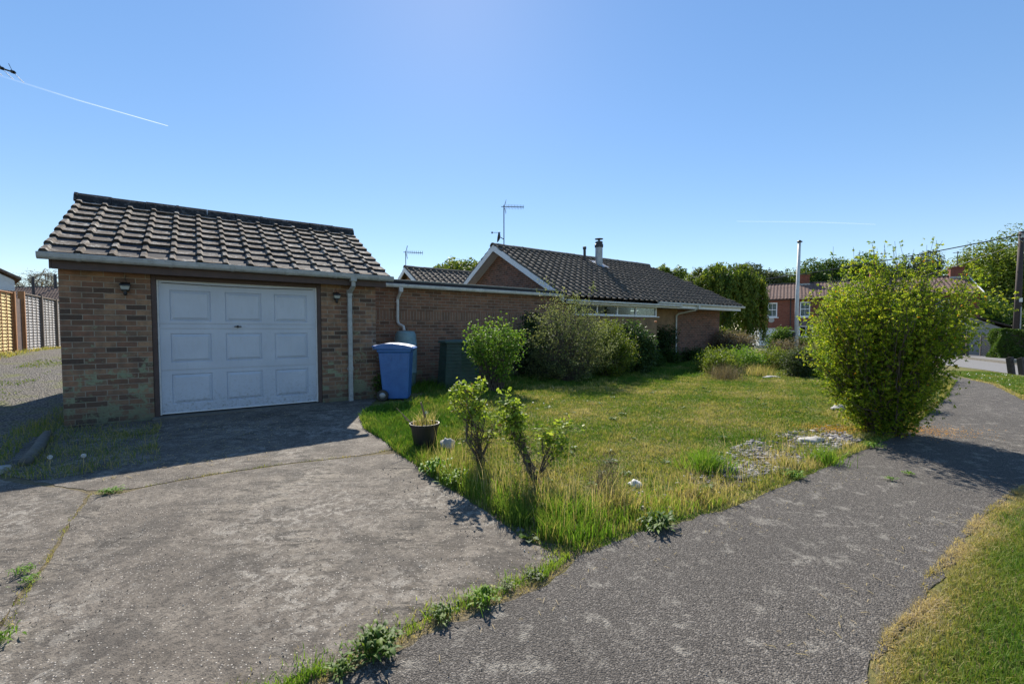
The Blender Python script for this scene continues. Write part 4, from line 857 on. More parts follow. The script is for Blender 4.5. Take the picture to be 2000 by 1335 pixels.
# ------------------------------------------------------------------ garden objects
# blue wheelie bin seen from its side
t = empty('wheelie_bin', (-2.17, 8.25, 0), R(6), 'blue plastic wheelie bin with closed lid at the corner of the garage', 'bin')
mb = MB()
def taper(mb, b, tt, z0, z1):
    (a0, a1, b0, b1), (c0, c1, d0, d1) = b, tt
    mb.add([(a0,b0,z0),(a1,b0,z0),(a1,b1,z0),(a0,b1,z0),(c0,d0,z1),(c1,d0,z1),(c1,d1,z1),(c0,d1,z1)], [(0,3,2,1),(4,5,6,7),(0,1,5,4),(1,2,6,5),(2,3,7,6),(3,0,4,7)])
taper(mb, (-.20, .245, -.22, .22), (-.27, .29, -.27, .27), .03, .88)
taper(mb, (-.29, .31, -.285, .285), (-.30, .32, -.29, .29), .881, .935)
mb.build('body', M['bin'], t, bevel=.018)
mb = MB()
for x in (-.04, .12):
    mb = MB(); mb.box(x - .006, x + .006, -.277, -.262, .74, .87); mb.build('side_rib', M['bin'], t)
mb = MB(); mb.prism([(-.33, .94), (.36, .93), (.37, .955), (.33, .985), (.2, 1.02), (0, 1.045), (-.15, 1.045), (-.28, 1.02), (-.34, .99)], 'y', -.3, .3); mb.build('lid', M['bin'], t, bevel=.012)
mb = MB(); mb.tube([(-.37, -.24, .99), (-.37, .24, .99)], .018, 10); mb.box(-.375, -.3, -.2, -.16, .93, 1.0); mb.box(-.375, -.3, .16, .2, .93, 1.0); mb.build('handle', M['bin'], t)
for y in (-.275, .275):
    mb = MB(); mb.lathe([(.058, -.026), (.098, -.024), (.105, -.012), (.105, .012), (.098, .024), (.058, .026)], n=28); wh = mb.build('wheel', M['black_plastic'], t, smooth=False); wh.location = (-.2, y, .105); wh.rotation_euler = (R(90), 0, 0)
    mb = MB(); mb.lathe([(.012, -.03), (.02, -.032), (.05, -.03), (.057, -.028), (.057, .028), (.02, .03)], n=24); mb.build('hub', M['galv'], wh, smooth=True)
# water butt
t = empty('water_butt', (-2.43, 10.1, 0), 0, 'blue green barrel water butt behind the blue bin under the white downpipe', 'water butt')
mb = MB(); prof = [(.2, 0), (.215, .03), (.235, .3), (.245, .31), (.245, .34), (.238, .35), (.25, .6), (.25, .8), (.245, .93), (.255, .94), (.255, .97), (.245, .98), (.24, 1.1), (.225, 1.2), (.2, 1.25), (.19, 1.262), (.02, 1.27)]
mb.lathe(prof, n=36); mb.build('barrel', M['butt'], t, smooth=True)
mb = MB(); mb.lathe([(.03, .2), (.03, .26)], (0, -.25, .0), 8); mb.build('tap', M['black_plastic'], t)
# compost bin: ribbed, slightly tapering octagon
t = empty('compost_bin', (-1.23, 10.2, 0), R(14), 'dark green ribbed plastic compost bin against the extension wall', 'compost bin')
mb = MB(); n = 8; zz = 0; prof = []
for k in range(13):
    r0 = .50 - .006 * k; prof += [(r0, k * .077), (r0 - .004, k * .077 + .062), (r0 - .016, k * .077 + .066), (r0 - .016, k * .077 + .076)]
mb.lathe(prof, n=8); mb.build('panel', M['compost'], t)
mb = MB(); mb.lathe([(.45, .995), (.475, .998), (.475, 1.03), (.44, 1.05), (.1, 1.075), (.02, 1.075)], n=8); mb.build('lid', M['compost'], t)
# plant pot with dead sticks and grass
t = empty('plant_pot', (-1.0, 5.02, float(zg(-1.0, 5.02)) + .0), 0, 'black plastic plant pot full of dry grass with an upright stick', 'plant pot')
mb = MB(); mb.lathe([(.115, 0), (.118, .01), (.155, .25), (.168, .252), (.17, .285), (.16, .285), (.15, .24), (.02, .23)], n=28); mb.build('pot', M['black_plastic'], t, smooth=False)
mb = MB(); mb.tube([(.03, .02, .2), (-.0, .02, .36), (-.04, .0, .52)], [.013, .012, .01], 7); mb.tube([(-.08, -.02, .22), (-.2, -.06, .36), (-.3, -.08, .47)], [.006, .005, .003], 5); mb.tube([(-.06, .02, .22), (-.22, .02, .32), (-.27, .02, .40)], [.006, .005, .003], 5); mb.build('stick', M['twig_brown'], t)
rng = np.random.default_rng(5); a_ = rng.random(160) * 6.28; r_ = .13 * np.sqrt(rng.random(160)); pts = np.stack([r_ * np.cos(a_), r_ * np.sin(a_)], 1)
blades('dry_grass', pts, .1 + .18 * rng.random(160), np.full(160, .006), M['lf_dry'], rng, .7, parent=t, z=np.full(160, .22))
# stones
def rock(name, loc, size, mat, label, seed, hole=False, flat=1.0):
    rng = random.Random(seed); bm = bmesh.new(); bmesh.ops.create_icosphere(bm, subdivisions=3, radius=1); ph = [rng.uniform(0, 6) for _ in range(9)]
    for v_ in bm.verts:
        p = v_.co.copy(); k = 1 + .16 * math.sin(p.x * 3 + ph[0]) * math.cos(p.y * 2.6 + ph[1]) + .12 * math.sin(p.z * 5 + ph[2] + p.x * 4) + .07 * math.sin(p.x * 9 + ph[3]) * math.sin(p.y * 8 + ph[4]) + .04 * math.sin(p.y * 17 + p.z * 15 + ph[5])
        if hole and p.y < -.3: k *= 1 - .45 * math.exp(-((p.x + .05) ** 2 + (p.z - .15) ** 2) / .12)
        if hole and p.z > .2: k *= 1 - .28 * math.exp(-((p.x - .1) ** 2) / .05)
        v_.co = Vector((p.x * size[0] * k, p.y * size[1] * k, max(-.3, p.z) * size[2] * k * flat))
    me = bpy.data.meshes.new(name); bm.to_mesh(me); bm.free(); me.materials.append(mat)
    for p_ in me.polygons: p_.use_smooth = True
    o = bpy.data.objects.new(name, me); C.objects.link(o); o.location = (loc[0], loc[1], float(zg(loc[0], loc[1])) + size[2] * .25); return tag(o, label, 'stone')
rock('garden_stone', (-.73, 4.92), (.088, .06, .085), M['stone'], 'hollow heart shaped grey limestone beside the black plant pot', 4, True).location.z += .03
rock('garden_stone', (1.08, 3.82), (.06, .05, .045), M['stone_white'], 'bright white stone lying in the dry grass by the path', 7)
rock('garden_stone', (3.58, 5.25), (.17, .1, .05), M['stone'], 'flat pale stone slab among the slate chippings', 9)
rock('garden_stone', (5.3, 7.1), (.12, .09, .09), M['stone'], 'grey knobbly stone left of the big yellow green bush', 12)
rock('garden_stone', (7.0, 11.9), (.22, .1, .05), M['stone'], 'low flat stone at the front of the flower bed', 15)
rock('garden_stone', (.06, 3.0), (.03, .024, .018), M['stone_dark'], 'small dark pebble on the concrete at the lawn corner', 17)
rock('garden_stone', (2.05, 4.15), (.09, .06, .05), M['stone_dark'], 'dark weathered stone between the grass tufts near the path', 19)
# edging log
t = MB(); pts = [(-5.83, 5.5, 0), (-5.3, 4.9, 0), (-4.86, 4.36, 0)]; pts = [(x, y, float(zg(x, y)) + .03) for x, y, _ in pts]
t.tube(pts, [.05, .055, .05], 10); tag(t.build('edging_log', M['concrete_sill'], smooth=True), 'grey rounded edging kerb lying at an angle by the garage corner', 'kerb log')
t = MB(); t.box(-.45, .12, -.07, .07, -.05, .06); o = t.build('edging_block', M['stone'], bevel=.015); o.location = (-4.95, 4.15, float(zg(-4.95, 4.15))); o.rotation_euler = (0, 0, R(12)); tag(o, 'pale concrete edging block at the end of the kerb log', 'kerb block')

# ------------------------------------------------------------------ trees
tree('broadleaf_tree', 'rounded green tree crown rising behind the flat roof and the two gables', 'tree', -4.8, 36, 0, 7.55, 3.3, 'lf_treey', 34000, 0.19, seed=11, nb=30)
tree('broadleaf_tree', 'light green tree just right of the bungalow ridge end', 'tree', 15.4, 44.5, 0, 8.5, 2.4, 'lf_treey', 13600, 0.216, seed=12, nb=9)
tree('broadleaf_tree', 'grey green broad tree behind the top of the weeping tree', 'tree', 33.0, 60, -.5, 10.9, 4.3, 'lf_treeg', 23800, 0.274, seed=13, nb=16)
tree('broadleaf_tree', 'smaller bushy tree behind the left end of the cottage roof', 'tree', 36.8, 58, -.5, 9.6, 3.0, 'lf_treey', 10200, 0.238, seed=14)
tree('broadleaf_tree', 'tree with dark upright clumps directly behind the first chimney', 'tree', 40.0, 57, -.5, 11.0, 3.6, 'lf_tree', 20400, 0.245, seed=15)
tree('broadleaf_tree', 'feathery green tree between the two cottage chimneys', 'tree', 45.5, 59, -.5, 11.6, 4.0, 'lf_tree', 22100, 0.245, seed=16)
tree('broadleaf_tree', 'small dark tree crown behind the middle chimney', 'tree', 50.0, 60, -.5, 10.6, 3.4, 'lf_treeg', 10200, 0.245, seed=26)
tree('broadleaf_tree', 'grey green tree showing behind the end cottage aerial', 'tree', 52.5, 57, -.5, 12.4, 3.6, 'lf_treeg', 13600, 0.245, seed=17)
tree('broadleaf_tree', 'huge sunlit tree filling the sky at the right edge behind the telegraph pole', 'tree', 48.2, 44, -.6, 11.2, 5.0, 'lf_treey', 44200, 0.216, trunk_r=.35, seed=18, nb=26, crown_lo=.12)
tree('broadleaf_tree', 'tall dense tree at the far right edge of the picture', 'tree', 57.5, 46, -.6, 11.6, 5.2, 'lf_tree', 30600, 0.230, trunk_r=.35, seed=19, nb=22, crown_lo=.1)
tree('large_shrub', 'billowing light green shrub mass above the clipped hedge', 'shrub', 40.0, 37.5, -.6, 4.4, 3.6, 'lf_tree', 16000, .17, seed=20, nb=18, crown_lo=.02, ry=2.4)
tree('large_shrub', 'dark shrub mass beneath the huge tree, behind the outbuilding', 'shrub', 42.5, 41.5, -.6, 6.6, 4.4, 'lf_treeg', 16000, .2, seed=21, nb=18, crown_lo=.02, ry=2.4)
# bare tree at far left
rng = np.random.default_rng(31); t = empty('bare_tree', (-38.5, 36.5, 0), 0, 'wide bare twiggy tree behind the brown tiled roof at far left', 'tree')
mb = MB(); mb.tube([(0, 0, -.3), (.1, 0, 3.2)], [.3, .22], 8)
tw = MB()
for i in range(26):
    a_ = rng.random() * 6.28; r_ = 2.35 * math.sqrt(rng.random()); e_ = np.array([r_ * math.cos(a_), r_ * math.sin(a_), 5.9 - .25 * r_ * r_ * .9 + .2 * rng.random()])
    pts = curve_pts(rng, (.1, 0, 3.0), e_, .3, 5, .04); mb.tube(pts, [.09, .06, .045, .03, .015], 4, False)
    for j in range(9):
        b0 = pts[2 + j % 3] * .6 + pts[min(4, 3 + j % 2)] * .4; e2 = b0 + rng.normal(size=3) * np.array([.42, .42, .22]) + np.array([0, 0, .2]); tw.tube(curve_pts(rng, b0, e2, .05, 3, .08), [.02, .014, .008], 3, False)
mb.build('trunk', M['bark_grey'], t, smooth=True); P = np.array(tw.v)
tw.build('twig', M['bark_grey'], t); P = P[rng.choice(len(P), 2600)] + rng.normal(size=(2600, 3)) * .07
v_, f_ = cards(P, rng.normal(size=P.shape), .07 + .05 * rng.random(len(P)), rng); npmesh('bud', v_, f_, M['lf_brown'], t, rng.random(len(P)))
# weeping tree
rng = np.random.default_rng(33); WX, WY = 11.35, 24.0
t = empty('weeping_tree', (WX, WY, -.05), 0, 'dense weeping tree with foliage hanging to the ground beside the bungalow', 'tree')
mb = MB(); mb.tube([(0, 0, -.2), (.1, 0, 1.4), (-.1, 0, 3.3)], [.2, .16, .1], 8); PP, NN, TT, RR = [], [], [], []
for i in range(330):
    a_ = rng.random() * 6.28; r_ = 2.05 * rng.random() ** .5; top = 4.75 - .17 * r_ ** 2 + .18 * math.sin(a_ * 5) + rng.normal() * .1
    sx, sy = r_ * math.cos(a_) * 1.0, r_ * math.sin(a_) * .8
    if i % 4 == 0:
        mb.tube(curve_pts(rng, (0, 0, 3.2), (sx, sy, top), .45, 6, .03), [.05, .04, .03, .022, .014, .008], 4, False)
    L_ = (top - .3) * (.35 + .65 * rng.random()) if r_ > 1.2 else 1.3 * rng.random() + .4
    n = int(L_ * 46); tt = rng.random(n); zz = top - L_ * tt; out = .35 * np.sqrt(tt)
    P = np.stack([sx * (1 + out * .25) + rng.normal(size=n) * .07 + .08 * np.sin(zz * 3 + i), sy * (1 + out * .25) + rng.normal(size=n) * .07, zz], 1)
    PP.append(P); NN.append(np.stack([np.full(n, math.cos(a_)), np.full(n, math.sin(a_)), np.full(n, .3)], 1) + rng.normal(size=(n, 3)) * .5)
    TT.append(np.array([0, 0, -1.]) + rng.normal(size=(n, 3)) * .35); RR.append(np.clip(.4 + .25 * rng.normal() + rng.normal(size=n) * .12, 0, 1))
P = np.concatenate(PP); v_, f_ = cards(P, np.concatenate(NN), .13 + .08 * rng.random(len(P)), rng, .42, np.concatenate(TT)); npmesh('crown', v_, f_, M['lf_treey'], t, np.concatenate(RR))
mb.build('trunk', M['bark_grey'], t, smooth=True)

# ------------------------------------------------------------------ shrubs with real stems
def shrub(name, label, cat, x, y, prof, mat, nstem, per, leaf, seed, xs=1.0, ys=1.0, group=None, stem_r=.006, lean=(0, 0), cx=0, asp=.5, stems_mat='bark', sprig=0, droop=0.0, inner=.3, z0=None, bias=0, tip=.0, whorl=0, arms=()):
    """prof = list of (z, radius). stems fan out from the foot to the envelope, leaves ride on side shoots"""
    rng = np.random.default_rng(seed); z0 = float(zg(x, y)) if z0 is None else z0
    t = empty(name, (x, y, z0), 0, label, cat, group); pz = np.array([p[0] for p in prof]); pr = np.array([p[1] for p in prof])
    zs_ = np.linspace(pz[0], pz[-1], 60); rs_ = np.interp(zs_, pz, pr); wgt = rs_ + .15 * rs_.max(); mb = MB(); PP, TT, RR = [], [], []
    for i in range(nstem):
        z = rng.choice(zs_, p=wgt / wgt.sum()) + rng.normal() * .03; a_ = rng.random() * 6.28; lump = 1 + .15 * math.sin(a_ * 3 + z * 4 + seed) + .10 * math.sin(a_ * 7 - z * 9) + .09 * math.sin(a_ * 13 + z * 17) + rng.normal() * .05
        rr_ = np.interp(z, pz, pr) * (inner + (1 - inner) * rng.random() ** .45) * lump
        e_ = np.array([rr_ * math.cos(a_) * xs + cx + lean[0] * z, rr_ * math.sin(a_) * ys + lean[1] * z, z])
        if sprig and i < sprig: e_ = np.array([rng.uniform(-.6, .6) * pr.max() * xs + cx, rng.uniform(-.4, .4) * pr.max(), pz[-1] * rng.uniform(1.0, 1.2)])
        if i >= nstem - len(arms) * 9:
            e_ = np.array(arms[i % len(arms)]) + rng.normal(size=3) * .07
        b_ = np.array([rng.normal() * .07 * xs, rng.normal() * .07, 0]); pts = curve_pts(rng, b_, e_, .05 * z - droop, 6, .025)
        if i % 2 == 0 or (sprig and i < sprig): mb.tube(pts, [stem_r * 1.6, stem_r * 1.3, stem_r, stem_r * .8, stem_r * .55, stem_r * .3], 4, False)
        n = per; f0 = .55 if not (sprig and i < sprig) else .45; tt = f0 + (1 - f0) * rng.random(n) ** .7
        k = tt * 5; i0 = np.minimum(k.astype(int), 4); fr_ = (k - i0)[:, None]; base = pts[i0] * (1 - fr_) + pts[np.minimum(i0 + 1, 5)] * fr_
        sp_ = (leaf * (1.9 if not (sprig and i < sprig) else .8)) * (1.25 - .6 * tt)[:, None]
        d_ = e_ - pts[3]; d_ = d_ / np.linalg.norm(d_)
        if whorl:
            nn = n // whorl; nd = np.repeat(base[:nn] + rng.normal(size=(nn, 3)) * sp_[:nn] * 1.15, whorl, 0); tt = np.repeat(tt[:nn], whorl); rd = sphere_dirs(rng, nn * whorl) + d_ * .7
            rd /= np.linalg.norm(rd, axis=1, keepdims=True); PP.append(nd + rd * leaf * .45); TT.append(rd); n = nn * whorl
        else:
            PP.append(base + rng.normal(size=(n, 3)) * sp_); TT.append(d_ * .8 + rng.normal(size=(n, 3)) * .7)
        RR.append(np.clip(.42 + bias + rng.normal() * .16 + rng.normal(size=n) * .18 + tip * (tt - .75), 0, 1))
    P = np.concatenate(PP); T_ = np.concatenate(TT); k = P[:, 2] > .02; P = P[k]; T_ = T_[k]; R_ = np.concatenate(RR)[k]
    if mat == 'lf_bush': R_ = np.where(rng.random(len(R_)) < .013, 1.0, np.minimum(R_, .95))
    N = rng.normal(size=P.shape) + np.array([0, 0, .8]); v_, f_ = cards(P, N, leaf * (.6 + .8 * rng.random(len(P))), rng, asp, T_)
    npmesh('foliage', v_, f_, M[mat], t, R_); mb.build('stem', M[stems_mat], t); return t
# the big yellow-green bush by the path
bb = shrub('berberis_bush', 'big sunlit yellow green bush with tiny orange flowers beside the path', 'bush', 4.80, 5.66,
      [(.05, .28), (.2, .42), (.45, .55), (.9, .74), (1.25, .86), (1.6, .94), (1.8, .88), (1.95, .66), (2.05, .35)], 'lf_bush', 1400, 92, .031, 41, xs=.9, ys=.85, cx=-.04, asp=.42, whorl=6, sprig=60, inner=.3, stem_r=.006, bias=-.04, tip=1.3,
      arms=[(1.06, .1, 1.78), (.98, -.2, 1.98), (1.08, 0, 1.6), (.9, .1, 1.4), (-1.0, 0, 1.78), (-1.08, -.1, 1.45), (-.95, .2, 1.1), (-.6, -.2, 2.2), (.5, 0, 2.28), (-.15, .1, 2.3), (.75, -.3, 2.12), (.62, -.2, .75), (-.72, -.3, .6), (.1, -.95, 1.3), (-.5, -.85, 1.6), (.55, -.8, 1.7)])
shrub('silver_shrub', 'large olive grey small leaved shrub in front of the extension and bungalow', 'shrub', 1.38, 11.05, [(.1, .7), (.5, .95), (1.0, 1.05), (1.4, 1.0), (1.75, .75), (2.0, .5), (2.2, .25)], 'lf_olive', 430, 84, .036, 42, xs=1.2, ys=.75, asp=.45, whorl=4, inner=.45, tip=.8, sprig=14)
shrub('camellia_bush', 'dark glossy leaved rounded bush at the right end of the shrub border', 'bush', 3.55, 13.1, [(.05, .5), (.45, .62), (.9, .64), (1.2, .5), (1.5, .25)], 'lf_dark', 300, 50, .075, 43, ys=.9, asp=.5, inner=.3, bias=.1, tip=.8)
shrub('golden_shrub', 'olive green shrub joining the large grey shrub and the dark glossy bush', 'shrub', 2.65, 12.0, [(.1, .55), (.5, .7), (1.0, .7), (1.35, .5), (1.62, .22)], 'lf_treey', 300, 55, .045, 44, ys=.8, asp=.45, tip=.7, inner=.3)
shrub('rose_shrub', 'bright fresh green shrub in front of the green compost bin', 'shrub', -.33, 9.25, [(.5, .15), (.65, .36), (.8, .5), (1.05, .62), (1.25, .48), (1.4, .22)], 'lf_bright', 200, 56, .046, 45, ys=.8, asp=.5, inner=.55, tip=.7, whorl=4, sprig=10, arms=[(-.55, -.1, 1.28), (.5, 0, 1.2), (-.55, -.1, .95), (.1, -.25, .5)])
shrub('ivy_shrub', 'dark ivy like shrub climbing the extension wall behind the bright green one', 'shrub', .55, 11.9, [(.1, .4), (.5, .42), (1.0, .45), (1.4, .4), (1.75, .25)], 'lf_dark', 150, 45, .06, 46, ys=.5, asp=.6, inner=.3)
shrub('climbing_plant', 'dark climber on the tan rendered wall below the window end', 'climber', 5.75, 16.85, [(.1, .3), (.5, .35), (.9, .4), (1.2, .6), (1.45, .35)], 'lf_dark', 130, 40, .07, 47, ys=.35, asp=.5)
for k, (x, y, s_, lab) in enumerate([(4.75, 15.2, .5, 'low dark plant at the foot of the tan wall, nearest the glossy bush'), (6.0, 16.7, .42, 'low dark plant at the foot of the recessed tan wall'), (7.2, 17.5, .45, 'low dark plant at the foot of the brick wall, left one'), (8.4, 18.3, .5, 'low dark plant at the foot of the brick wall, right one by the corner')]):
    shrub('border_plant', lab, 'plant', x, y, [(.03, .4 * s_ * 2), (.3, .5 * s_ * 2), (.55, .3)], 'lf_tree', 90, 40, .06, 60 + k, asp=.45, group='low plants along the bungalow wall', bias=-.25)
shrub('purple_shrub', 'brownish purple leaved shrub by the bungalow corner', 'shrub', 9.35, 18.9, [(.05, .6), (.5, .9), (1.0, .85), (1.25, .5)], 'lf_brown', 300, 50, .07, 48, asp=.5, xs=1.1, tip=.8)
shrub('clipped_shrub', 'yellowish flat topped shrub behind the purple one at the bungalow corner', 'shrub', 9.6, 20.6, [(.1, .5), (.8, .6), (1.3, .6), (1.42, .55)], 'lf_treey', 170, 50, .07, 49, asp=.6)
# flower bed planting
bed = [(6.3, 13.6, .72, .75, 'lf_treey', 'leafy yellow green clump at the left of the flower bed'), (7.4, 14.3, .75, .78, 'lf_bright', 'leafy light green clump in the middle of the flower bed'), (8.6, 14.6, .7, .7, 'lf_treey', 'pale green clump left of the white pole'),
       (9.6, 13.9, .85, .75, 'lf_olive', 'greyish sage coloured clump just right of the white pole'), (8.0, 12.2, .75, .45, 'lf_treeg', 'dark green spiky clump at the front right of the flower bed'),
       (8.75, 12.3, .6, .5, 'lf_bright', 'bright grassy clump at the right end of the flower bed'), (5.9, 12.7, .5, .36, 'lf_treey', 'small yellow green clump at the left front of the flower bed'), (10.2, 16.2, .95, 1.0, 'lf_brown', 'mixed brown and green planting at the back of the flower bed')]
for k, (x, y, hh, rr_, mt, lab) in enumerate(bed):
    shrub('border_plant', lab, 'plant', x, y, [(.02, rr_ * .7), (hh * .5, rr_), (hh * .85, rr_ * .7), (hh, rr_ * .4)], mt, 150, 45, .06, 70 + k, asp=.4, tip=.5, group='plants in the flower bed')
shrub('round_shrub', 'rounded green bush in front of the red cottages, left of the white pole', 'shrub', 18.0, 29.3, [(.05, .6), (.7, .95), (1.3, .7), (1.5, .3)], 'lf_tree', 200, 45, .12, 86, asp=.6, tip=.5)
shrub('round_shrub', 'low leafy bush below the cottage bay window', 'shrub', 19.6, 28.5, [(.05, .8), (.6, 1.0), (1.0, .6)], 'lf_treey', 200, 45, .12, 87, asp=.6, tip=.5)
shrub('path_shrub', 'pale straggly shrub with bare tips behind the left side of the big bush', 'shrub', 9.9, 13.4, [(.05, .4), (.8, .6), (1.6, .6), (2.2, .45), (2.6, .2)], 'lf_olive', 320, 36, .06, 88, asp=.45, tip=.6, stems_mat='bark_grey', stem_r=.012, sprig=14)
shrub('path_shrub', 'dense shrub behind the big bush at the bend of the path', 'shrub', 10.6, 12.9, [(.05, .5), (.6, .8), (1.2, .8), (1.6, .4)], 'lf_tree', 260, 45, .06, 89, asp=.45)
shrub('edge_plant', 'low grey green plant spilling on to the path right of the big bush', 'plant', 8.3, 9.35, [(.02, .45), (.25, .55), (.45, .3)], 'lf_treeg', 150, 40, .05, 90, asp=.4)
shrub('edge_plant', 'small bright green weed at the path edge right of the big bush', 'plant', 7.55, 8.25, [(.02, .25), (.15, .3), (.28, .15)], 'lf_bright', 80, 30, .05, 91, asp=.4)
shrub('edge_plant', 'greyish low plants at the path edge under the right side of the big bush', 'plant', 6.5, 7.4, [(.02, .4), (.15, .5), (.35, .25)], 'lf_olive', 110, 36, .045, 92, asp=.4)
# clipped hedge across the road
rng = np.random.default_rng(50); t = empty('clipped_hedge', (27.4, 24.9, -.45), R(-32), 'dark clipped hedge behind the telegraph pole with a sunlit left end', 'hedge')
n = 42000; P = np.stack([rng.random(n) * 8, rng.random(n) * 1.5, rng.random(n) * 1.75], 1); fc = rng.integers(0, 4, n)
P[:, 1] = np.where(fc < 2, .12 * rng.random(n), P[:, 1]); P[:, 2] = np.where(fc == 2, 1.75 - .12 * rng.random(n), P[:, 2]); P[:, 0] = np.where(fc == 3, .18 * rng.random(n), P[:, 0])
P += .09 * np.stack([np.sin(P[:, 2] * 5 + P[:, 1] * 3), np.sin(P[:, 0] * 4.2 + P[:, 2] * 4), np.sin(P[:, 0] * 3.7) + np.sin(P[:, 0] * 9) * .4], 1)
v_, f_ = cards(P, rng.normal(size=P.shape), .06 + .05 * rng.random(n), rng, .6); npmesh('foliage', v_, f_, M['lf_tree'], t, np.clip(rng.normal(.4, .2, n), 0, 1))
mb = MB(); mb.box(.15, 7.9, .15, 1.35, -.1, 1.6); mb.build('stem', M['bark'], t)

# two leggy rose bushes in the long grass
def rose(x, y, h, lean, seed, label, crown_r, side):
    rng = np.random.default_rng(seed); t = empty('rose_bush', (x, y, float(zg(x, y))), 0, label, 'rose bush', 'leggy rose bushes in the long grass'); mb = MB(); PP, TT = [], []
    stems = []
    for i in range(9):
        e_ = np.array([lean[0] + rng.normal() * crown_r * .8, lean[1] + rng.normal() * crown_r * .5, h * (.8 + .22 * rng.random())]); stems.append(curve_pts(rng, (rng.normal() * .02, rng.normal() * .02, -.02), e_, 0, 6, .035))
    for sx, sy, sz in side: stems.append(curve_pts(rng, (0, 0, .1), (sx, sy, sz), .02, 6, .04))
    for p_ in stems:
        mb.tube(p_, [.009, .008, .007, .005, .004, .002], 5, False)
        for j in range(22):
            k = rng.integers(3, 6) if rng.random() < .8 else 2; b_ = p_[min(k, 5)]; e_ = b_ + rng.normal(size=3) * np.array([.045, .045, .035]) + np.array([0, 0, .02]); mb.tube([b_, (b_ + e_) / 2 + rng.normal(size=3) * .008, e_], [.0028, .002, .001], 3, False)
            for q in range(7 if k > 3 else 1):
                PP.append(e_ + rng.normal(size=3) * .022); TT.append(rng.normal(size=3))
    for j in range(260): # dead twigs lower down
        p_ = stems[rng.integers(len(stems))]; k = rng.integers(1, 4); b_ = p_[k] + rng.normal(size=3) * .01; e_ = b_ + rng.normal(size=3) * .07; mb.tube([b_, (b_ + e_) / 2 + rng.normal(size=3) * .01, e_], [.002, .0017, .001], 3, False)
    P = np.array(PP); v_, f_ = cards(P, rng.normal(size=P.shape) + np.array([0, 0, 1.2]), .046 * (.6 + .7 * rng.random(len(P))), rng, .62, np.array(TT)); npmesh('foliage', v_, f_, M['lf_rose'], t, np.clip(rng.normal(.5, .22, len(P)), 0, 1)); mb.build('stem', M['bark'], t); return t
rose(-.30, 4.22, .82, (-.10, 0), 101, 'taller leggy rose bush with a leafy top nearer the plant pot', .06, [(.14, -.02, .42), (.2, .05, .5), (-.25, .0, .72)])
rose(.24, 3.86, .70, (-.24, 0), 102, 'leaning rose bush with bare lower twigs in the long grass by the path corner', .04, [(.16, 0, .42), (.26, .05, .5), (.05, 0, .45), (.2, -.05, .33)])

# ------------------------------------------------------------------ grasses (uncountable, one object per kind)
rng = np.random.default_rng(200)
LAWN = DR[1:] + [(.5, 2.72)] + PU[1:] + [(11.5, 12.6), (10.5, 15.5), (9.3, 19.2), (9.2, 19.0), (4.9, 16.2), (4.8, 15.7), (2.5, 13.6), (2.4, 12.4), (1.6, 12.6), (.2, 11.4), (-1.0, 9.8), (-1.75, 8.9), (-1.78, 7.75), (-2.38, 7.4)]
p = scatter(rng, LAWN, lambda x, y: 5200 * np.clip(5 / y, .28, 1), 5200); d = p[:, 1]
patch = vnoise(p[:, 0], p[:, 1], 2.3, 1); p2 = vnoise(p[:, 0], p[:, 1], 7, 2)
lush = np.clip(ss(8.6, 10.6, p[:, 1] - .5 * np.clip(p[:, 0], 0, 9)) + ss(-.1, -1.1, p[:, 0]), 0, 1)
p3 = vnoise(p[:, 0] + 3, p[:, 1], 19, 4)
r_ = np.clip(.47 - .36 * lush + (patch - .5) * .7 + (p2 - .5) * .5 + (p3 - .5) * .4 + rng.normal(size=len(p)) * .2, 0, 1)
bare = in_poly(p[:, 0], p[:, 1], [(1.5, 3.62), (2.3, 4.0), (3.2, 4.6), (4.2, 5.25), (4.35, 5.75), (3.4, 5.35), (2.5, 4.75), (1.7, 4.25)]) & (rng.random(len(p)) < .9 * vnoise(p[:, 0], p[:, 1], 8, 3) + .25); p = p[~bare]; d = p[:, 1]; r_ = r_[~bare]; p2 = p2[~bare]; p3 = p3[~bare]; lush = lush[~bare]
hh = (.022 + .03 * rng.random(len(p)) ** 2) * (1 + 1.3 * lush) * (.45 + 1.1 * p2) * (.6 + .8 * p3); ww = .0035 + .0011 * d
blades('lawn_grass', p, hh, ww, M['lf_lawn'], rng, .9, r_, kind='stuff', label='short patchy green and straw coloured lawn of the front garden', cat='grass')
# long unmown fringe between lawn, driveway and path
def fringe(name, line, width, dens, hmean, mat, label, seed, bias=.0, wid=.006, lean=.6, cat='grass', sidefn=None, hvar=.5):
    rng = np.random.default_rng(seed); P = []
    for (x0, y0), (x1, y1) in zip(line[:-1], line[1:]):
        L_ = math.hypot(x1 - x0, y1 - y0); n = int(L_ * width * dens); t_ = rng.random(n); s_ = np.abs(rng.normal(size=n)) * width * .5; nx_, ny_ = -(y1 - y0) / L_, (x1 - x0) / L_
        P.append(np.stack([x0 + (x1 - x0) * t_ + nx_ * s_, y0 + (y1 - y0) * t_ + ny_ * s_], 1))
    P = np.concatenate(P); cl = np.clip(.5 * vnoise(P[:, 0], P[:, 1], 9, seed) + .7 * vnoise(P[:, 0], P[:, 1], 23, seed + 5) - .1, 0, 1); k = rng.random(len(P)) < np.clip(cl * 2.0 - .45, .06, 1); P = P[k]; cl = cl[k]; n = len(P)
    h_ = hmean * (.35 + 1.1 * cl * rng.random(n) ** hvar); r_ = np.clip(.42 + bias + (vnoise(P[:, 0], P[:, 1], 5, seed + 1) - .5) * .8 + rng.normal(size=n) * .15, 0, 1)
    return blades(name, P, h_, wid * (.6 + .7 * rng.random(n)), mat, rng, lean, r_, kind='stuff', label=label, cat=cat)
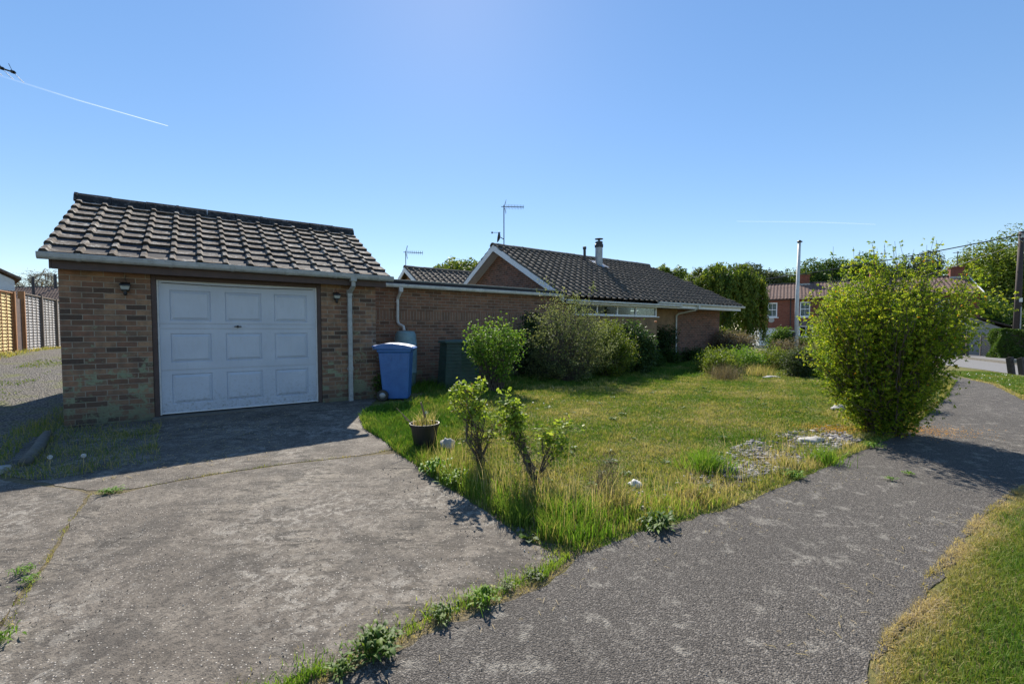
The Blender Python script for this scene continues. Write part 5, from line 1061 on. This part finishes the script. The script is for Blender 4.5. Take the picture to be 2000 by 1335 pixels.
fringe('long_grass', [(.36, 2.72), (.0, 3.0), (-.15, 3.25), (-.4, 3.6), (-.7, 3.98), (-.98, 4.42)][::-1], .0 + .5, 3200, .20, M['lf_dry'], 'knee high rough grass along the lawn edge by the driveway corner', 301, -.28, .006)
fringe('lush_grass', [(-.95, 4.4), (-.7, 4.0), (-.38, 3.6), (-.12, 3.25), (.1, 2.95), (.4, 2.72)], .4, 2600, .17, M['lf_lush'], 'lush green grass tufts round the feet of the rose bushes', 302, 0, .007)
fringe('long_grass', [(.4, 2.72), (.66, 2.87), (1.09, 3.13), (1.65, 3.39)], .5, 2200, .13, M['lf_lush'], 'rough green grass spilling over the near edge of the path', 303, .12, .006)
fringe('dry_grass', [(.5, 2.8), (1.09, 3.13), (1.65, 3.39), (2.29, 3.81), (3.17, 4.41), (4.1, 5.0)], .7, 2300, .10, M['lf_dry'], 'short dry grass fringe along the upper edge of the path', 304, .02, .005)
fringe('dry_grass', [(-1.0, 4.5), (-1.26, 4.82), (-1.6, 5.38), (-2.0, 5.9), (-2.3, 6.6)][::-1], .22, 5000, .09, M['lf_lush'], 'grass fringe curling over the driveway edge near the bin', 305, .2, .005)
fringe('dry_grass', [(5.0, 5.62), (6.0, 6.43), (8.38, 8.5), (11.1, 11.05)], .5, 2200, .15, M['lf_dry'], 'straggly dry grass between the big bush and the path', 306, 0, .007)
fringe('seed_stalks', [(-.9, 4.3), (-.38, 3.65), (.1, 3.05), (.66, 2.95), (1.4, 3.3), (2.2, 3.85)][::-1] if False else [(.4, 2.8), (-.1, 3.3), (-.9, 4.4)][::-1], .9, 420, .42, M['lf_dry'], 'thin tall dry seed stalks rising above the rough grass', 340, .3, .0035, .5)
fringe('seed_stalks', [(.5, 2.85), (1.4, 3.3), (2.3, 3.9), (3.2, 4.5)], .8, 330, .26, M['lf_dry'], 'thin dry stalks along the upper edge of the path', 341, .35, .003, .7)
# verge on the right
VERGE = [(.35,.2),(1.43,1.69),(1.79,1.95),(2.07,2.13),(2.4,2.4),(2.96,2.80),(3.49,3.18),(4.43,3.72),(6.2,4.57),(6.5,3.6),(5.5,2.5),(3.8,1.4),(2.6,.6)]
rng = np.random.default_rng(210); p = scatter(rng, VERGE, lambda x, y: np.where(y < 3, 15000, 8000), 15000)
dl = np.min([np.abs((p[:, 0] - a0) * (b1 - a1) - (p[:, 1] - a1) * (b0 - a0)) / math.hypot(b0 - a0, b1 - a1) + 9 * ((p[:, 0] < min(a0, b0) - .3) | (p[:, 0] > max(a0, b0) + .3)) for (a0, a1), (b0, b1) in zip(VERGE[:7], VERGE[1:8])], 0)
edge = np.exp(-dl / .16); pt = vnoise(p[:, 0], p[:, 1], 4, 5)
r_ = np.clip(.22 + .55 * edge + (pt - .5) * .7 + rng.normal(size=len(p)) * .15, 0, 1)
blades('verge_grass', p, (.03 + .025 * rng.random(len(p))) * (1.15 - .4 * edge), np.full(len(p), .0038), M['lf_lawn'], rng, 1.1, r_, kind='stuff', label='mown verge grass with bleached edge at the lower right', cat='grass')
fringe('verge_edge', [(.9, 1.2), (1.33, 1.66), (1.73, 2.0), (2.02, 2.18), (2.35, 2.46), (2.92, 2.86), (3.45, 3.24), (4.4, 3.79), (6.2, 4.64)][::-1], .22, 18000, .036, M['lf_dry'], 'bleached dead grass edge of the verge creeping over the path', 330, .38, .004, 1.5)
fringe('verge_edge', [(9.33, 8.03), (9.76, 8.52), (10.76, 9.7), (11.62, 10.7), (12.1, 11.65)][::-1], .2, 2500, .04, M['lf_dry'], 'yellow grass edge of the far verge along the path', 331, .2, .012, 1.3)
V2 = [(9.45, 7.9), (9.87, 8.42), (10.85, 9.6), (11.72, 10.6), (12.2, 11.5), (13.1, 13.0), (13.9, 14.2), (15.6, 14.6), (14.95, 12.97), (14.3, 10.5), (12, 4), (8.7, 6.2)]
p = scatter(rng, V2, lambda x, y: np.full(len(x), 1500), 1500); r_ = np.clip(.3 + (vnoise(p[:, 0], p[:, 1], 3, 8) - .5) * .7 + rng.normal(size=len(p)) * .2, 0, 1)
blades('verge_grass', p, .04 + .03 * rng.random(len(p)), np.full(len(p), .015), M['lf_lawn'], rng, 1.0, r_, kind='stuff', label='grass verge between the footpath and the road with a few daisies', cat='grass')
# shaded weedy patch left of the garage door
PATCH = [(-5.95, 5.75), (-4.9, 4.35), (-4.95, 4.05), (-4.2, 3.95), (-3.6, 4.5), (-4.3, 5.3), (-4.9, 6.15), (-5.98, 5.85)]
p = scatter(rng, PATCH, lambda x, y: 3200 * vnoise(x, y, 5, 3), 3200); blades('rough_grass', p, .03 + .09 * rng.random(len(p)) ** 2, np.full(len(p), .005), M['lf_dry'], rng, 1.3, np.clip(rng.normal(.3, .25, len(p)), 0, 1), kind='stuff', label='flattened rough grass in the garage shadow by the edging kerb', cat='grass')
P2 = [lw(-.05, -.3), lw(-.05, 2.5), lw(-.35, 2.3), lw(-.55, -.4), lw(-.7, -1.6), (-5.0, 4.3), (-5.9, 5.4)]
p = scatter(rng, P2, lambda x, y: 2200 * vnoise(x, y, 4, 6), 2200); blades('rough_grass', p, .03 + .12 * rng.random(len(p)) ** 2, np.full(len(p), .006), M['lf_dry'], rng, 1.0, np.clip(rng.normal(.25, .2, len(p)), 0, 1), kind='stuff', label='weedy grass strip along the left side of the garage', cat='grass')
p = scatter(rng, [lw(-2.9, 1.0), lw(-2.4, 1.0), lw(-2.45, 14), lw(-2.9, 14)], lambda x, y: 500 * vnoise(x, y, 2, 6), 500); blades('rough_grass', p, .04 + .08 * rng.random(len(p)), np.full(len(p), .016), M['lf_dry'], rng, 1.0, np.clip(rng.normal(.4, .2, len(p)), 0, 1), kind='stuff', label='thin grass at the foot of the panel fence', cat='grass')
p = scatter(rng, [lw(-1.9, -.6), lw(-1.2, -.6), lw(-1.2, 8), lw(-1.9, 8)], lambda x, y: 900 * np.clip(vnoise(x, y, 3, 9) * 2 - .8, 0, 1), 900); blades('moss_strip', p, .015 + .02 * rng.random(len(p)), np.full(len(p), .02), M['lf_lawn'], rng, 1.0, np.clip(rng.normal(.4, .2, len(p)), 0, 1), kind='stuff', label='mossy green strip down the middle of the gravel lane', cat='moss')
# moss and grass in the slab joints
fringe('joint_grass', [(x, y - .03) for x, y in jh], .05, 5500, .035, M['lf_dry'], 'yellow moss and grass in the joint across the driveway', 320, -.05, .004, 1.0)
fringe('joint_grass', [(-2.33, 1.98), (-2.52, 2.24), (-2.76, 2.58), (-3.16, 3.12), (-3.5, 3.64)], .045, 6500, .03, M['lf_dry'], 'moss and grass in the joint down the left of the driveway', 321, -.1, .004, 1.0)
fringe('weed_strip', WS[:-1][::-1], .13, 16000, .055, M['lf_lush'], 'band of low grass and weeds between driveway and path', 322, .2, .0045, 1.0)
fringe('weed_strip', [(q[0] + .02, q[1] - .03) for q in WS[:-1]][::-1], .2, 12000, .03, M['lf_dry'], 'bleached straw edging the weed band beside the path', 323, .3, .003, 1.6)
# fallen orange petals round the big bush
rng = np.random.default_rng(230); n = 3200; a_ = rng.normal(size=(n, 2)) * np.array([.42, .2]) + np.array([5.15, 5.75]); k = rng.random(n) < .3; a_[k] = rng.normal(size=(k.sum(), 2)) * np.array([.22, .14]) + np.array([4.25, 5.85])
P = np.stack([a_[:, 0], a_[:, 1], zg(a_[:, 0], a_[:, 1]) + .016 + .01 * rng.random(n)], 1); v_, f_ = cards(P, np.array([0, 0, 1.]) + rng.normal(size=P.shape) * .3, np.full(n, .013), rng, .8); m = leafmat('petal', [(0, (.5, .2, .02)), (1, (.75, .4, .04))], .3, .7, .2)
tag(npmesh('fallen_petals', v_, f_, m, None, rng.random(n)), 'scatter of fallen orange petals on the path below the big bush', 'petals', kind='stuff')
# slate chippings
rng = np.random.default_rng(231); pc = scatter(rng, [(2.0, 3.95), (2.6, 4.15), (3.4, 4.75), (4.3, 5.35), (4.2, 5.9), (3.3, 5.6), (2.4, 4.9), (1.9, 4.4)], lambda x, y: 1300 * np.clip(vnoise(x, y, 4, 12) * 1.8 - .3, .1, 1), 1300)
n = len(pc); P = np.stack([pc[:, 0], pc[:, 1], zg(pc[:, 0], pc[:, 1]) + .012], 1); vs = []; B0 = np.array([(-1,-.6,-.2),(.7,-1,-.2),(1,.5,-.2),(-.6,.9,-.2),(-.9,-.5,.2),(.6,-.9,.3),(.9,.4,.2),(-.5,.8,.3)])
sc_ = .012 + .022 * rng.random(n) ** 2; th = rng.random(n) * 6.28; tl_ = rng.normal(size=n) * .35
Bv = B0[None] * sc_[:, None, None] * (1 + .25 * rng.normal(size=(n, 8, 3)) * .5); ct, st_ = np.cos(th)[:, None], np.sin(th)[:, None]
Vx = Bv[:, :, 0] * ct - Bv[:, :, 1] * st_; Vy = Bv[:, :, 0] * st_ + Bv[:, :, 1] * ct; Vz = Bv[:, :, 2] + Vx * tl_[:, None] * .6
vs = (np.stack([Vx, Vy, Vz], 2) + P[:, None]).reshape(-1, 3); q_ = np.array([(0,3,2,1),(4,5,6,7),(0,1,5,4),(1,2,6,5),(2,3,7,6),(3,0,4,7)]); fs = (np.arange(n)[:, None, None] * 8 + q_[None]).reshape(-1, 4)
M_slate = m = leafmat('slate', [(0, (.09,.085,.09)), (.6, (.2,.19,.19)), (1, (.36,.34,.32))], 0.0, .8, .2)
tag(npmesh('slate_chippings', vs, fs, m, None, np.repeat(rng.random(n), 6)), 'bare patch of grey slate chippings between lawn and path', 'chippings', kind='stuff')

sheet('bare_soil', [(1.5, 3.62), (2.3, 4.0), (3.2, 4.6), (4.2, 5.25), (4.35, 5.75), (3.4, 5.35), (2.5, 4.75), (1.7, 4.25)], .002, M['soil'], 'bare gravelly soil strip between lawn and path', 'soil', jit=.02, seed=15)
# individually placed weeds and tufts
def rosette(x, y, r_, n, seed, label, mat='lf_bright', up=.5, group=None, name='weed', w=.17):
    n = int(n * 1.9); r_ = r_ * .85
    rng = np.random.default_rng(seed); t_ = rng.random(n) * 6.28; L_ = r_ * (.55 + .55 * rng.random(n)); el = rng.random(n) * up + .15; vs = []; fs = []
    for i in range(n):
        c_, s_ = math.cos(t_[i]), math.sin(t_[i]); k = len(vs); wv = L_[i] * w * .5; bx, by = rng.normal() * r_ * .42, rng.normal() * r_ * .42
        for q, (f, wd, hz) in enumerate([(0, .2, 0), (.35, .8, .8), (.7, 1.0, 1.0), (1.0, .05, .65)]):
            cx, cy, cz = L_[i] * f * math.cos(el[i] * .9), 0, L_[i] * math.sin(el[i]) * hz
            for sg in (-1, 1): vs.append((bx + cx * c_ - sg * wv * wd * s_, by + cx * s_ + sg * wv * wd * c_, cz + .004 + (.12 * wv if sg > 0 else 0)))
        for q in range(3): fs.append((k + 2 * q, k + 2 * q + 1, k + 2 * q + 3, k + 2 * q + 2))
    o = npmesh(name, vs, fs, M[mat], None, np.repeat(np.clip(rng.normal(.45, .2, n), 0, 1), 3)); o.location = (x, y, float(zg(x, y)) + .012); o.rotation_euler = (0, 0, 0)
    return tag(o, label, 'weed', group)
gw = 'weeds along the driveway edge'
for k, (x, y, r_, n, mt, up, lab) in enumerate([
    (-3.37, 3.66, .075, 46, 'lf_bright', .5, 'dark green weed rosette where the driveway joints meet'),
    (-.60, 1.88, .11, 70, 'lf_tree', .9, 'largest leafy weed clump in the strip between driveway and path'),
    (-.70, 1.75, .07, 34, 'lf_tree', .9, 'weed clump nearest the bottom edge in the weed strip'),
    (-.34, 2.09, .07, 44, 'lf_tree', 1.0, 'bushy weed tuft in the middle of the weed strip'),
    (-.14, 2.21, .085, 60, 'lf_lush', 1.1, 'tall tufted weed casting a small shadow on the path'),
    (.13, 2.42, .06, 40, 'lf_treeg', .6, 'dark rosette at the upper end of the weed strip'),
    (-.02, 2.33, .05, 30, 'lf_olive', .5, 'silvery leaved weed just below the dark rosette'),
    (-2.78, 2.47, .06, 26, 'lf_bright', .9, 'small green weed in the left slab joint, upper one of two'),
    (-2.66, 2.38, .05, 24, 'lf_bright', .9, 'small green weed in the left slab joint, lower one of two'),
    (-2.30, 1.92, .07, 30, 'lf_lush', 1.0, 'yellow green tuft in the joint at the left picture edge'),
    (-.72, 4.12, .16, 60, 'lf_bright', 1.3, 'broad leaved dock plant at the lawn edge below the plant pot'),
    (-.50, 3.85, .13, 46, 'lf_bright', 1.3, 'broad leaved dock plant below the first rose bush'),
    (1.02, 3.04, .13, 60, 'lf_tree', .7, 'green leafy weed spreading over the path edge'),
    (2.6, 4.02, .09, 40, 'lf_bright', .7, 'bright low weed between the slate chippings and the path'),
    (4.12, 5.0, .09, 40, 'lf_bright', .6, 'small weed at the path edge left of the big bush'),
    (3.43, 3.96, .05, 30, 'lf_bright', .5, 'tiny weed growing in the open path, left one'),
    (3.72, 4.10, .05, 30, 'lf_bright', .5, 'tiny weed growing in the open path, right one')]):
    rosette(x, y, r_, n, 400 + k, lab, mt, up, gw)
def tuft(x, y, r_, n, h_, mat, seed, label, name='grass_tuft', bias=0):
    rng = np.random.default_rng(seed); p_ = rng.normal(size=(n, 2)) * r_ * .4; z0 = float(zg(x, y))
    o = blades(name, p_, h_ * (.4 + .7 * rng.random(n)), np.full(n, .006), M[mat], rng, 1.1, np.clip(rng.normal(.4 + bias, .2, n), 0, 1), z=np.zeros(n)); o.location = (x, y, z0); return tag(o, label, 'grass tuft', 'grass tufts by the path')
tuft(1.9, 4.25, .26, 700, .24, 'lf_lush', 501, 'lush bright green grass tuft left of the slate chippings')
tuft(2.75, 4.35, .15, 300, .12, 'lf_dry', 502, 'orange brown dry grass tuft among the slate chippings')
tuft(3.2, 4.5, .2, 260, .2, 'lf_lush', 503, 'tall thin green grass tuft at the path edge by the slate')
tuft(.82, 3.35, .2, 300, .25, 'lf_dry', 504, 'tall brownish seeding grass tuft right of the second rose', bias=.1)
tuft(.45, 3.2, .25, 320, .22, 'lf_lush', 505, 'tall green grass clump at the corner of lawn and path')
tuft(1.5, 3.55, .2, 350, .16, 'lf_dry', 506, 'reddish dry grass clump near the white stone', bias=.1)
shrub('heather_tuft', 'dark grey brown twiggy tuft right of the leaning rose bush', 'plant', .78, 3.62, [(.02, .1), (.15, .14), (.3, .12), (.4, .05)], 'lf_brown', 90, 18, .014, 508, asp=.3, stem_r=.002, stems_mat='twig_brown')
# dandelion clocks
for k, (x, y, h_, lab) in enumerate([(-4.2, 4.28, .13, 'dandelion clock in the shaded grass by the edging kerb, right one'), (-4.55, 4.3, .11, 'dandelion clock in the shaded grass by the edging kerb, left one'), (-1.15, 5.9, .22, 'dandelion clock rising from the lawn behind the plant pot')]):
    t = empty('dandelion_clock', (x, y, float(zg(x, y))), 0, lab, 'dandelion', 'dandelion clocks'); mb = MB(); mb.tube([(0, 0, 0), (.01, 0, h_ * .5), (0, .01, h_)], .002, 5); mb.build('stem', M['fence_yellow'], t)
    rng = np.random.default_rng(k); d = sphere_dirs(rng, 220) * .018; v_, f_ = cards(d + np.array([0, .01, h_]), rng.normal(size=d.shape), np.full(220, .008), rng, .6); npmesh('seed_head', v_, f_, M['flower_white'], t)
# camellia bloom and daisies
mb = MB(); mb.lathe([(.005, 0), (.03, .01), (.045, .03), (.03, .05), (.005, .055)], n=10); o = mb.build('flower', M['flower_orange']); o.location = (4.12, 12.7, 1.5); tag(o, 'single orange bloom on the dark glossy bush', 'flower')
rng = np.random.default_rng(240); n = 260; P = np.stack([rng.uniform(10.2, 15, n), rng.uniform(8.2, 13, n)], 1); k = in_poly(P[:, 0], P[:, 1], V2); P = P[k]; Q = rng.uniform((-2, 7), (1.5, 9.5), (14, 2)); P = np.concatenate([P, Q])
P3 = np.stack([P[:, 0], P[:, 1], zg(P[:, 0], P[:, 1]) + .07], 1); v_, f_ = cards(P3, np.tile([0, 0, 1.], (len(P3), 1)) + rng.normal(size=P3.shape) * .3, np.full(len(P3), .03), rng, 1.0)
tag(npmesh('daisies', v_, f_, M['flower_white']), 'tiny white daisies dotted through the grass', 'daisies', kind='stuff')

# straw, twigs and grit lying loose on the paving
rng = np.random.default_rng(260)
def litter(name, poly, n, label, mat, seed, L=(.02, .06), wd=.0025):
    rng = np.random.default_rng(seed); P = scatter(rng, poly, lambda x, y: np.full(len(x), n), n); k = len(P); a_ = rng.random(k) * 6.28; l_ = rng.uniform(L[0], L[1], k)
    z = zg(P[:, 0], P[:, 1]) + .012; d = np.stack([np.cos(a_), np.sin(a_)], 1) * l_[:, None]; q = np.stack([-np.sin(a_), np.cos(a_)], 1) * wd
    v = np.stack([np.c_[P - d / 2 - q, z], np.c_[P - d / 2 + q, z], np.c_[P + q + d * .1 + q * 2, z + .006], np.c_[P - q + d * .1 + q * 2, z + .006], np.c_[P + d / 2, z + .001]], 1).reshape(-1, 3)
    i = np.arange(k)[:, None] * 5; f = np.concatenate([i + np.array([[0, 1, 2]]), i + np.array([[0, 2, 3]]), i + np.array([[3, 2, 4]])], 0); r = rng.random(k) * .5 + .5
    return tag(npmesh(name, v, f, mat, None, np.concatenate([r, r, r])), label, 'straw', kind='stuff')
litter('straw', [(-5.2, 4.5), (-3.7, 3.9), (-2.6, 4.6), (-2.9, 6.2), (-3.6, 7.0), (-5.3, 5.8)], 110, 'loose dry straw scattered on the shaded concrete before the garage', M['lf_dry'], 1, (.03, .1))
litter('straw', [(.4, 2.6), (1.6, 3.3), (3.2, 4.3), (3.4, 4.1), (1.8, 3.0), (.5, 2.3), (-.7, 1.6), (-.6, 1.5)], 120, 'loose dry straw along the left edge of the path', M['lf_dry'], 2, (.015, .05), .0015)
litter('straw', [(1.3, 1.8), (2.3, 2.45), (3.5, 3.3), (3.3, 3.4), (2.1, 2.6), (1.1, 1.9)], 90, 'loose dry straw along the verge side of the path', M['lf_dry'], 3, (.02, .06), .0018)
def grit(name, poly, n, label, seed, sz=.004):
    rng = np.random.default_rng(seed); P = scatter(rng, poly, lambda x, y: n * np.clip(vnoise(x, y, 6, seed) * 1.6 - .3, .05, 1), n); k = len(P); s_ = sz * (.4 + rng.random(k) ** 3 * 2)
    d = sphere_dirs(rng, k * 6).reshape(k, 6, 3); o8 = np.array([(1,0,0),(-1,0,0),(0,1,0),(0,-1,0),(0,0,1),(0,0,-1)]) + d * .35
    v = (np.c_[P, zg(P[:, 0], P[:, 1]) + .007 + s_ * .4])[:, None] + o8 * s_[:, None, None]; f = np.array([(0,2,4),(2,1,4),(1,3,4),(3,0,4),(2,0,5),(1,2,5),(3,1,5),(0,3,5)])
    F = (np.arange(k)[:, None, None] * 6 + f[None]).reshape(-1, 3); return tag(npmesh(name, v.reshape(-1, 3), F, m_grit, None, np.repeat(rng.random(k), 8)), label, 'grit', kind='stuff')
m_grit = leafmat('grit', [(0, (.05,.045,.04)), (.5, (.16,.14,.12)), (.8, (.3,.27,.23)), (1, (.5,.47,.42))], 0.0, .8, .2)
grit('grit', [(-2.2, 1.6), (-3.4, 3.5), (-1.7, 4.55), (-.1, 3.0), (.3, 2.6), (-.8, 1.75)], 900, 'small loose grit and stone chips on the driveway slab', 11, .0017)
grit('grit', [(-.6, 1.5), (.5, 2.5), (1.8, 3.3), (3.4, 4.3), (3.9, 3.6), (2.2, 2.4), (1.2, 1.6)], 900, 'small loose grit on the footpath', 12, .0017)
grit('grit', [(-1.3, 4.6), (-.85, 3.9), (-.2, 3.0), (.3, 2.65), (.2, 2.6), (-.3, 2.9), (-1.0, 3.8), (-1.5, 4.6)], 900, 'darker stone crumbs along the broken edge of the driveway', 13, .0035)

p = scatter(np.random.default_rng(270), [(-2.4, 8.9), (-1.5, 8.9), (.2, 10.6), (1.8, 12.0), (2.2, 13.6), (-2.8, 10.2)], lambda x, y: 1100 * vnoise(x, y, 3, 5), 1100); rng = np.random.default_rng(271)
blades('rough_grass', p, .06 + .16 * rng.random(len(p)) ** 2, np.full(len(p), .010), M['lf_lush'], rng, 1.0, np.clip(rng.normal(.2, .2, len(p)), 0, 1), kind='stuff', label='weedy grass in the shade along the foot of the extension wall', cat='grass')
shrub('border_plant', 'leafy weed growing between the garage corner and the blue bin', 'plant', -2.5, 8.35, [(.03, .08), (.25, .13), (.5, .1)], 'lf_tree', 40, 26, .04, 95, asp=.5)

tuft(5.62, 11.6, .5, 520, .5, 'lf_brown', 520, 'dry brown grassy tuft standing alone on the lawn before the flower bed', bias=.15)
tuft(7.0, 12.5, .5, 420, .42, 'lf_dry', 521, 'straw coloured tuft at the front centre of the flower bed', bias=.1)
tuft(8.3, 12.0, .5, 420, .5, 'lf_lush', 522, 'green strappy leaved tuft at the front right of the flower bed')
# broadleaf weeds and clover scattered through the turf
rng = np.random.default_rng(280); W0 = scatter(rng, LAWN, lambda x, y: 1.6 + 5 * (y < 5), 6.6); vs = []; fs = []; rr_ = []
for (x, y) in W0:
    R0 = rng.uniform(.03, .075); z = float(zg(x, y)) + .012
    for q in range(rng.integers(9, 22)):
        a_ = rng.random() * 6.28; L_ = R0 * rng.uniform(.5, 1.2); c_, s_ = math.cos(a_), math.sin(a_); wv = L_ * rng.uniform(.14, .3); k = len(vs); hz = L_ * rng.uniform(.1, .5)
        vs += [(x, y, z), (x + c_ * L_ * .6 - s_ * wv, y + s_ * L_ * .6 + c_ * wv, z + hz), (x + c_ * L_, y + s_ * L_, z + hz * .7), (x + c_ * L_ * .6 + s_ * wv, y + s_ * L_ * .6 - c_ * wv, z + hz)]; fs.append((k, k + 1, k + 2, k + 3)); rr_.append(np.clip(rng.normal(.3, .2), 0, 1))
tag(npmesh('lawn_weeds', vs, fs, M['lf_tree'], None, rr_), 'small dark green broadleaf weeds dotted through the lawn', 'weeds', kind='stuff')
pc = scatter(rng, [(1.0, 3.2), (2.2, 3.9), (3.3, 4.6), (4.5, 5.5), (4.6, 6.2), (3.0, 5.2), (1.6, 4.1), (.9, 3.6)], lambda x, y: 420 * np.clip(vnoise(x, y, 5, 22) * 1.8 - .4, .05, 1), 420)
n = len(pc); P = np.stack([pc[:, 0], pc[:, 1], zg(pc[:, 0], pc[:, 1]) + .014], 1); sc_ = .006 + .016 * rng.random(n) ** 2; th = rng.random(n) * 6.28; Bv = B0[None] * sc_[:, None, None] * (1 + .2 * rng.normal(size=(n, 8, 3))); ct, st_ = np.cos(th)[:, None], np.sin(th)[:, None]
V3 = np.stack([Bv[:, :, 0] * ct - Bv[:, :, 1] * st_, Bv[:, :, 0] * st_ + Bv[:, :, 1] * ct, Bv[:, :, 2]], 2) + P[:, None]
tag(npmesh('stone_litter', V3.reshape(-1, 3), (np.arange(n)[:, None, None] * 8 + q_[None]).reshape(-1, 4), M_slate, None, np.repeat(rng.random(n), 6)), 'loose small stones among the dry grass beside the path', 'stones', kind='stuff')
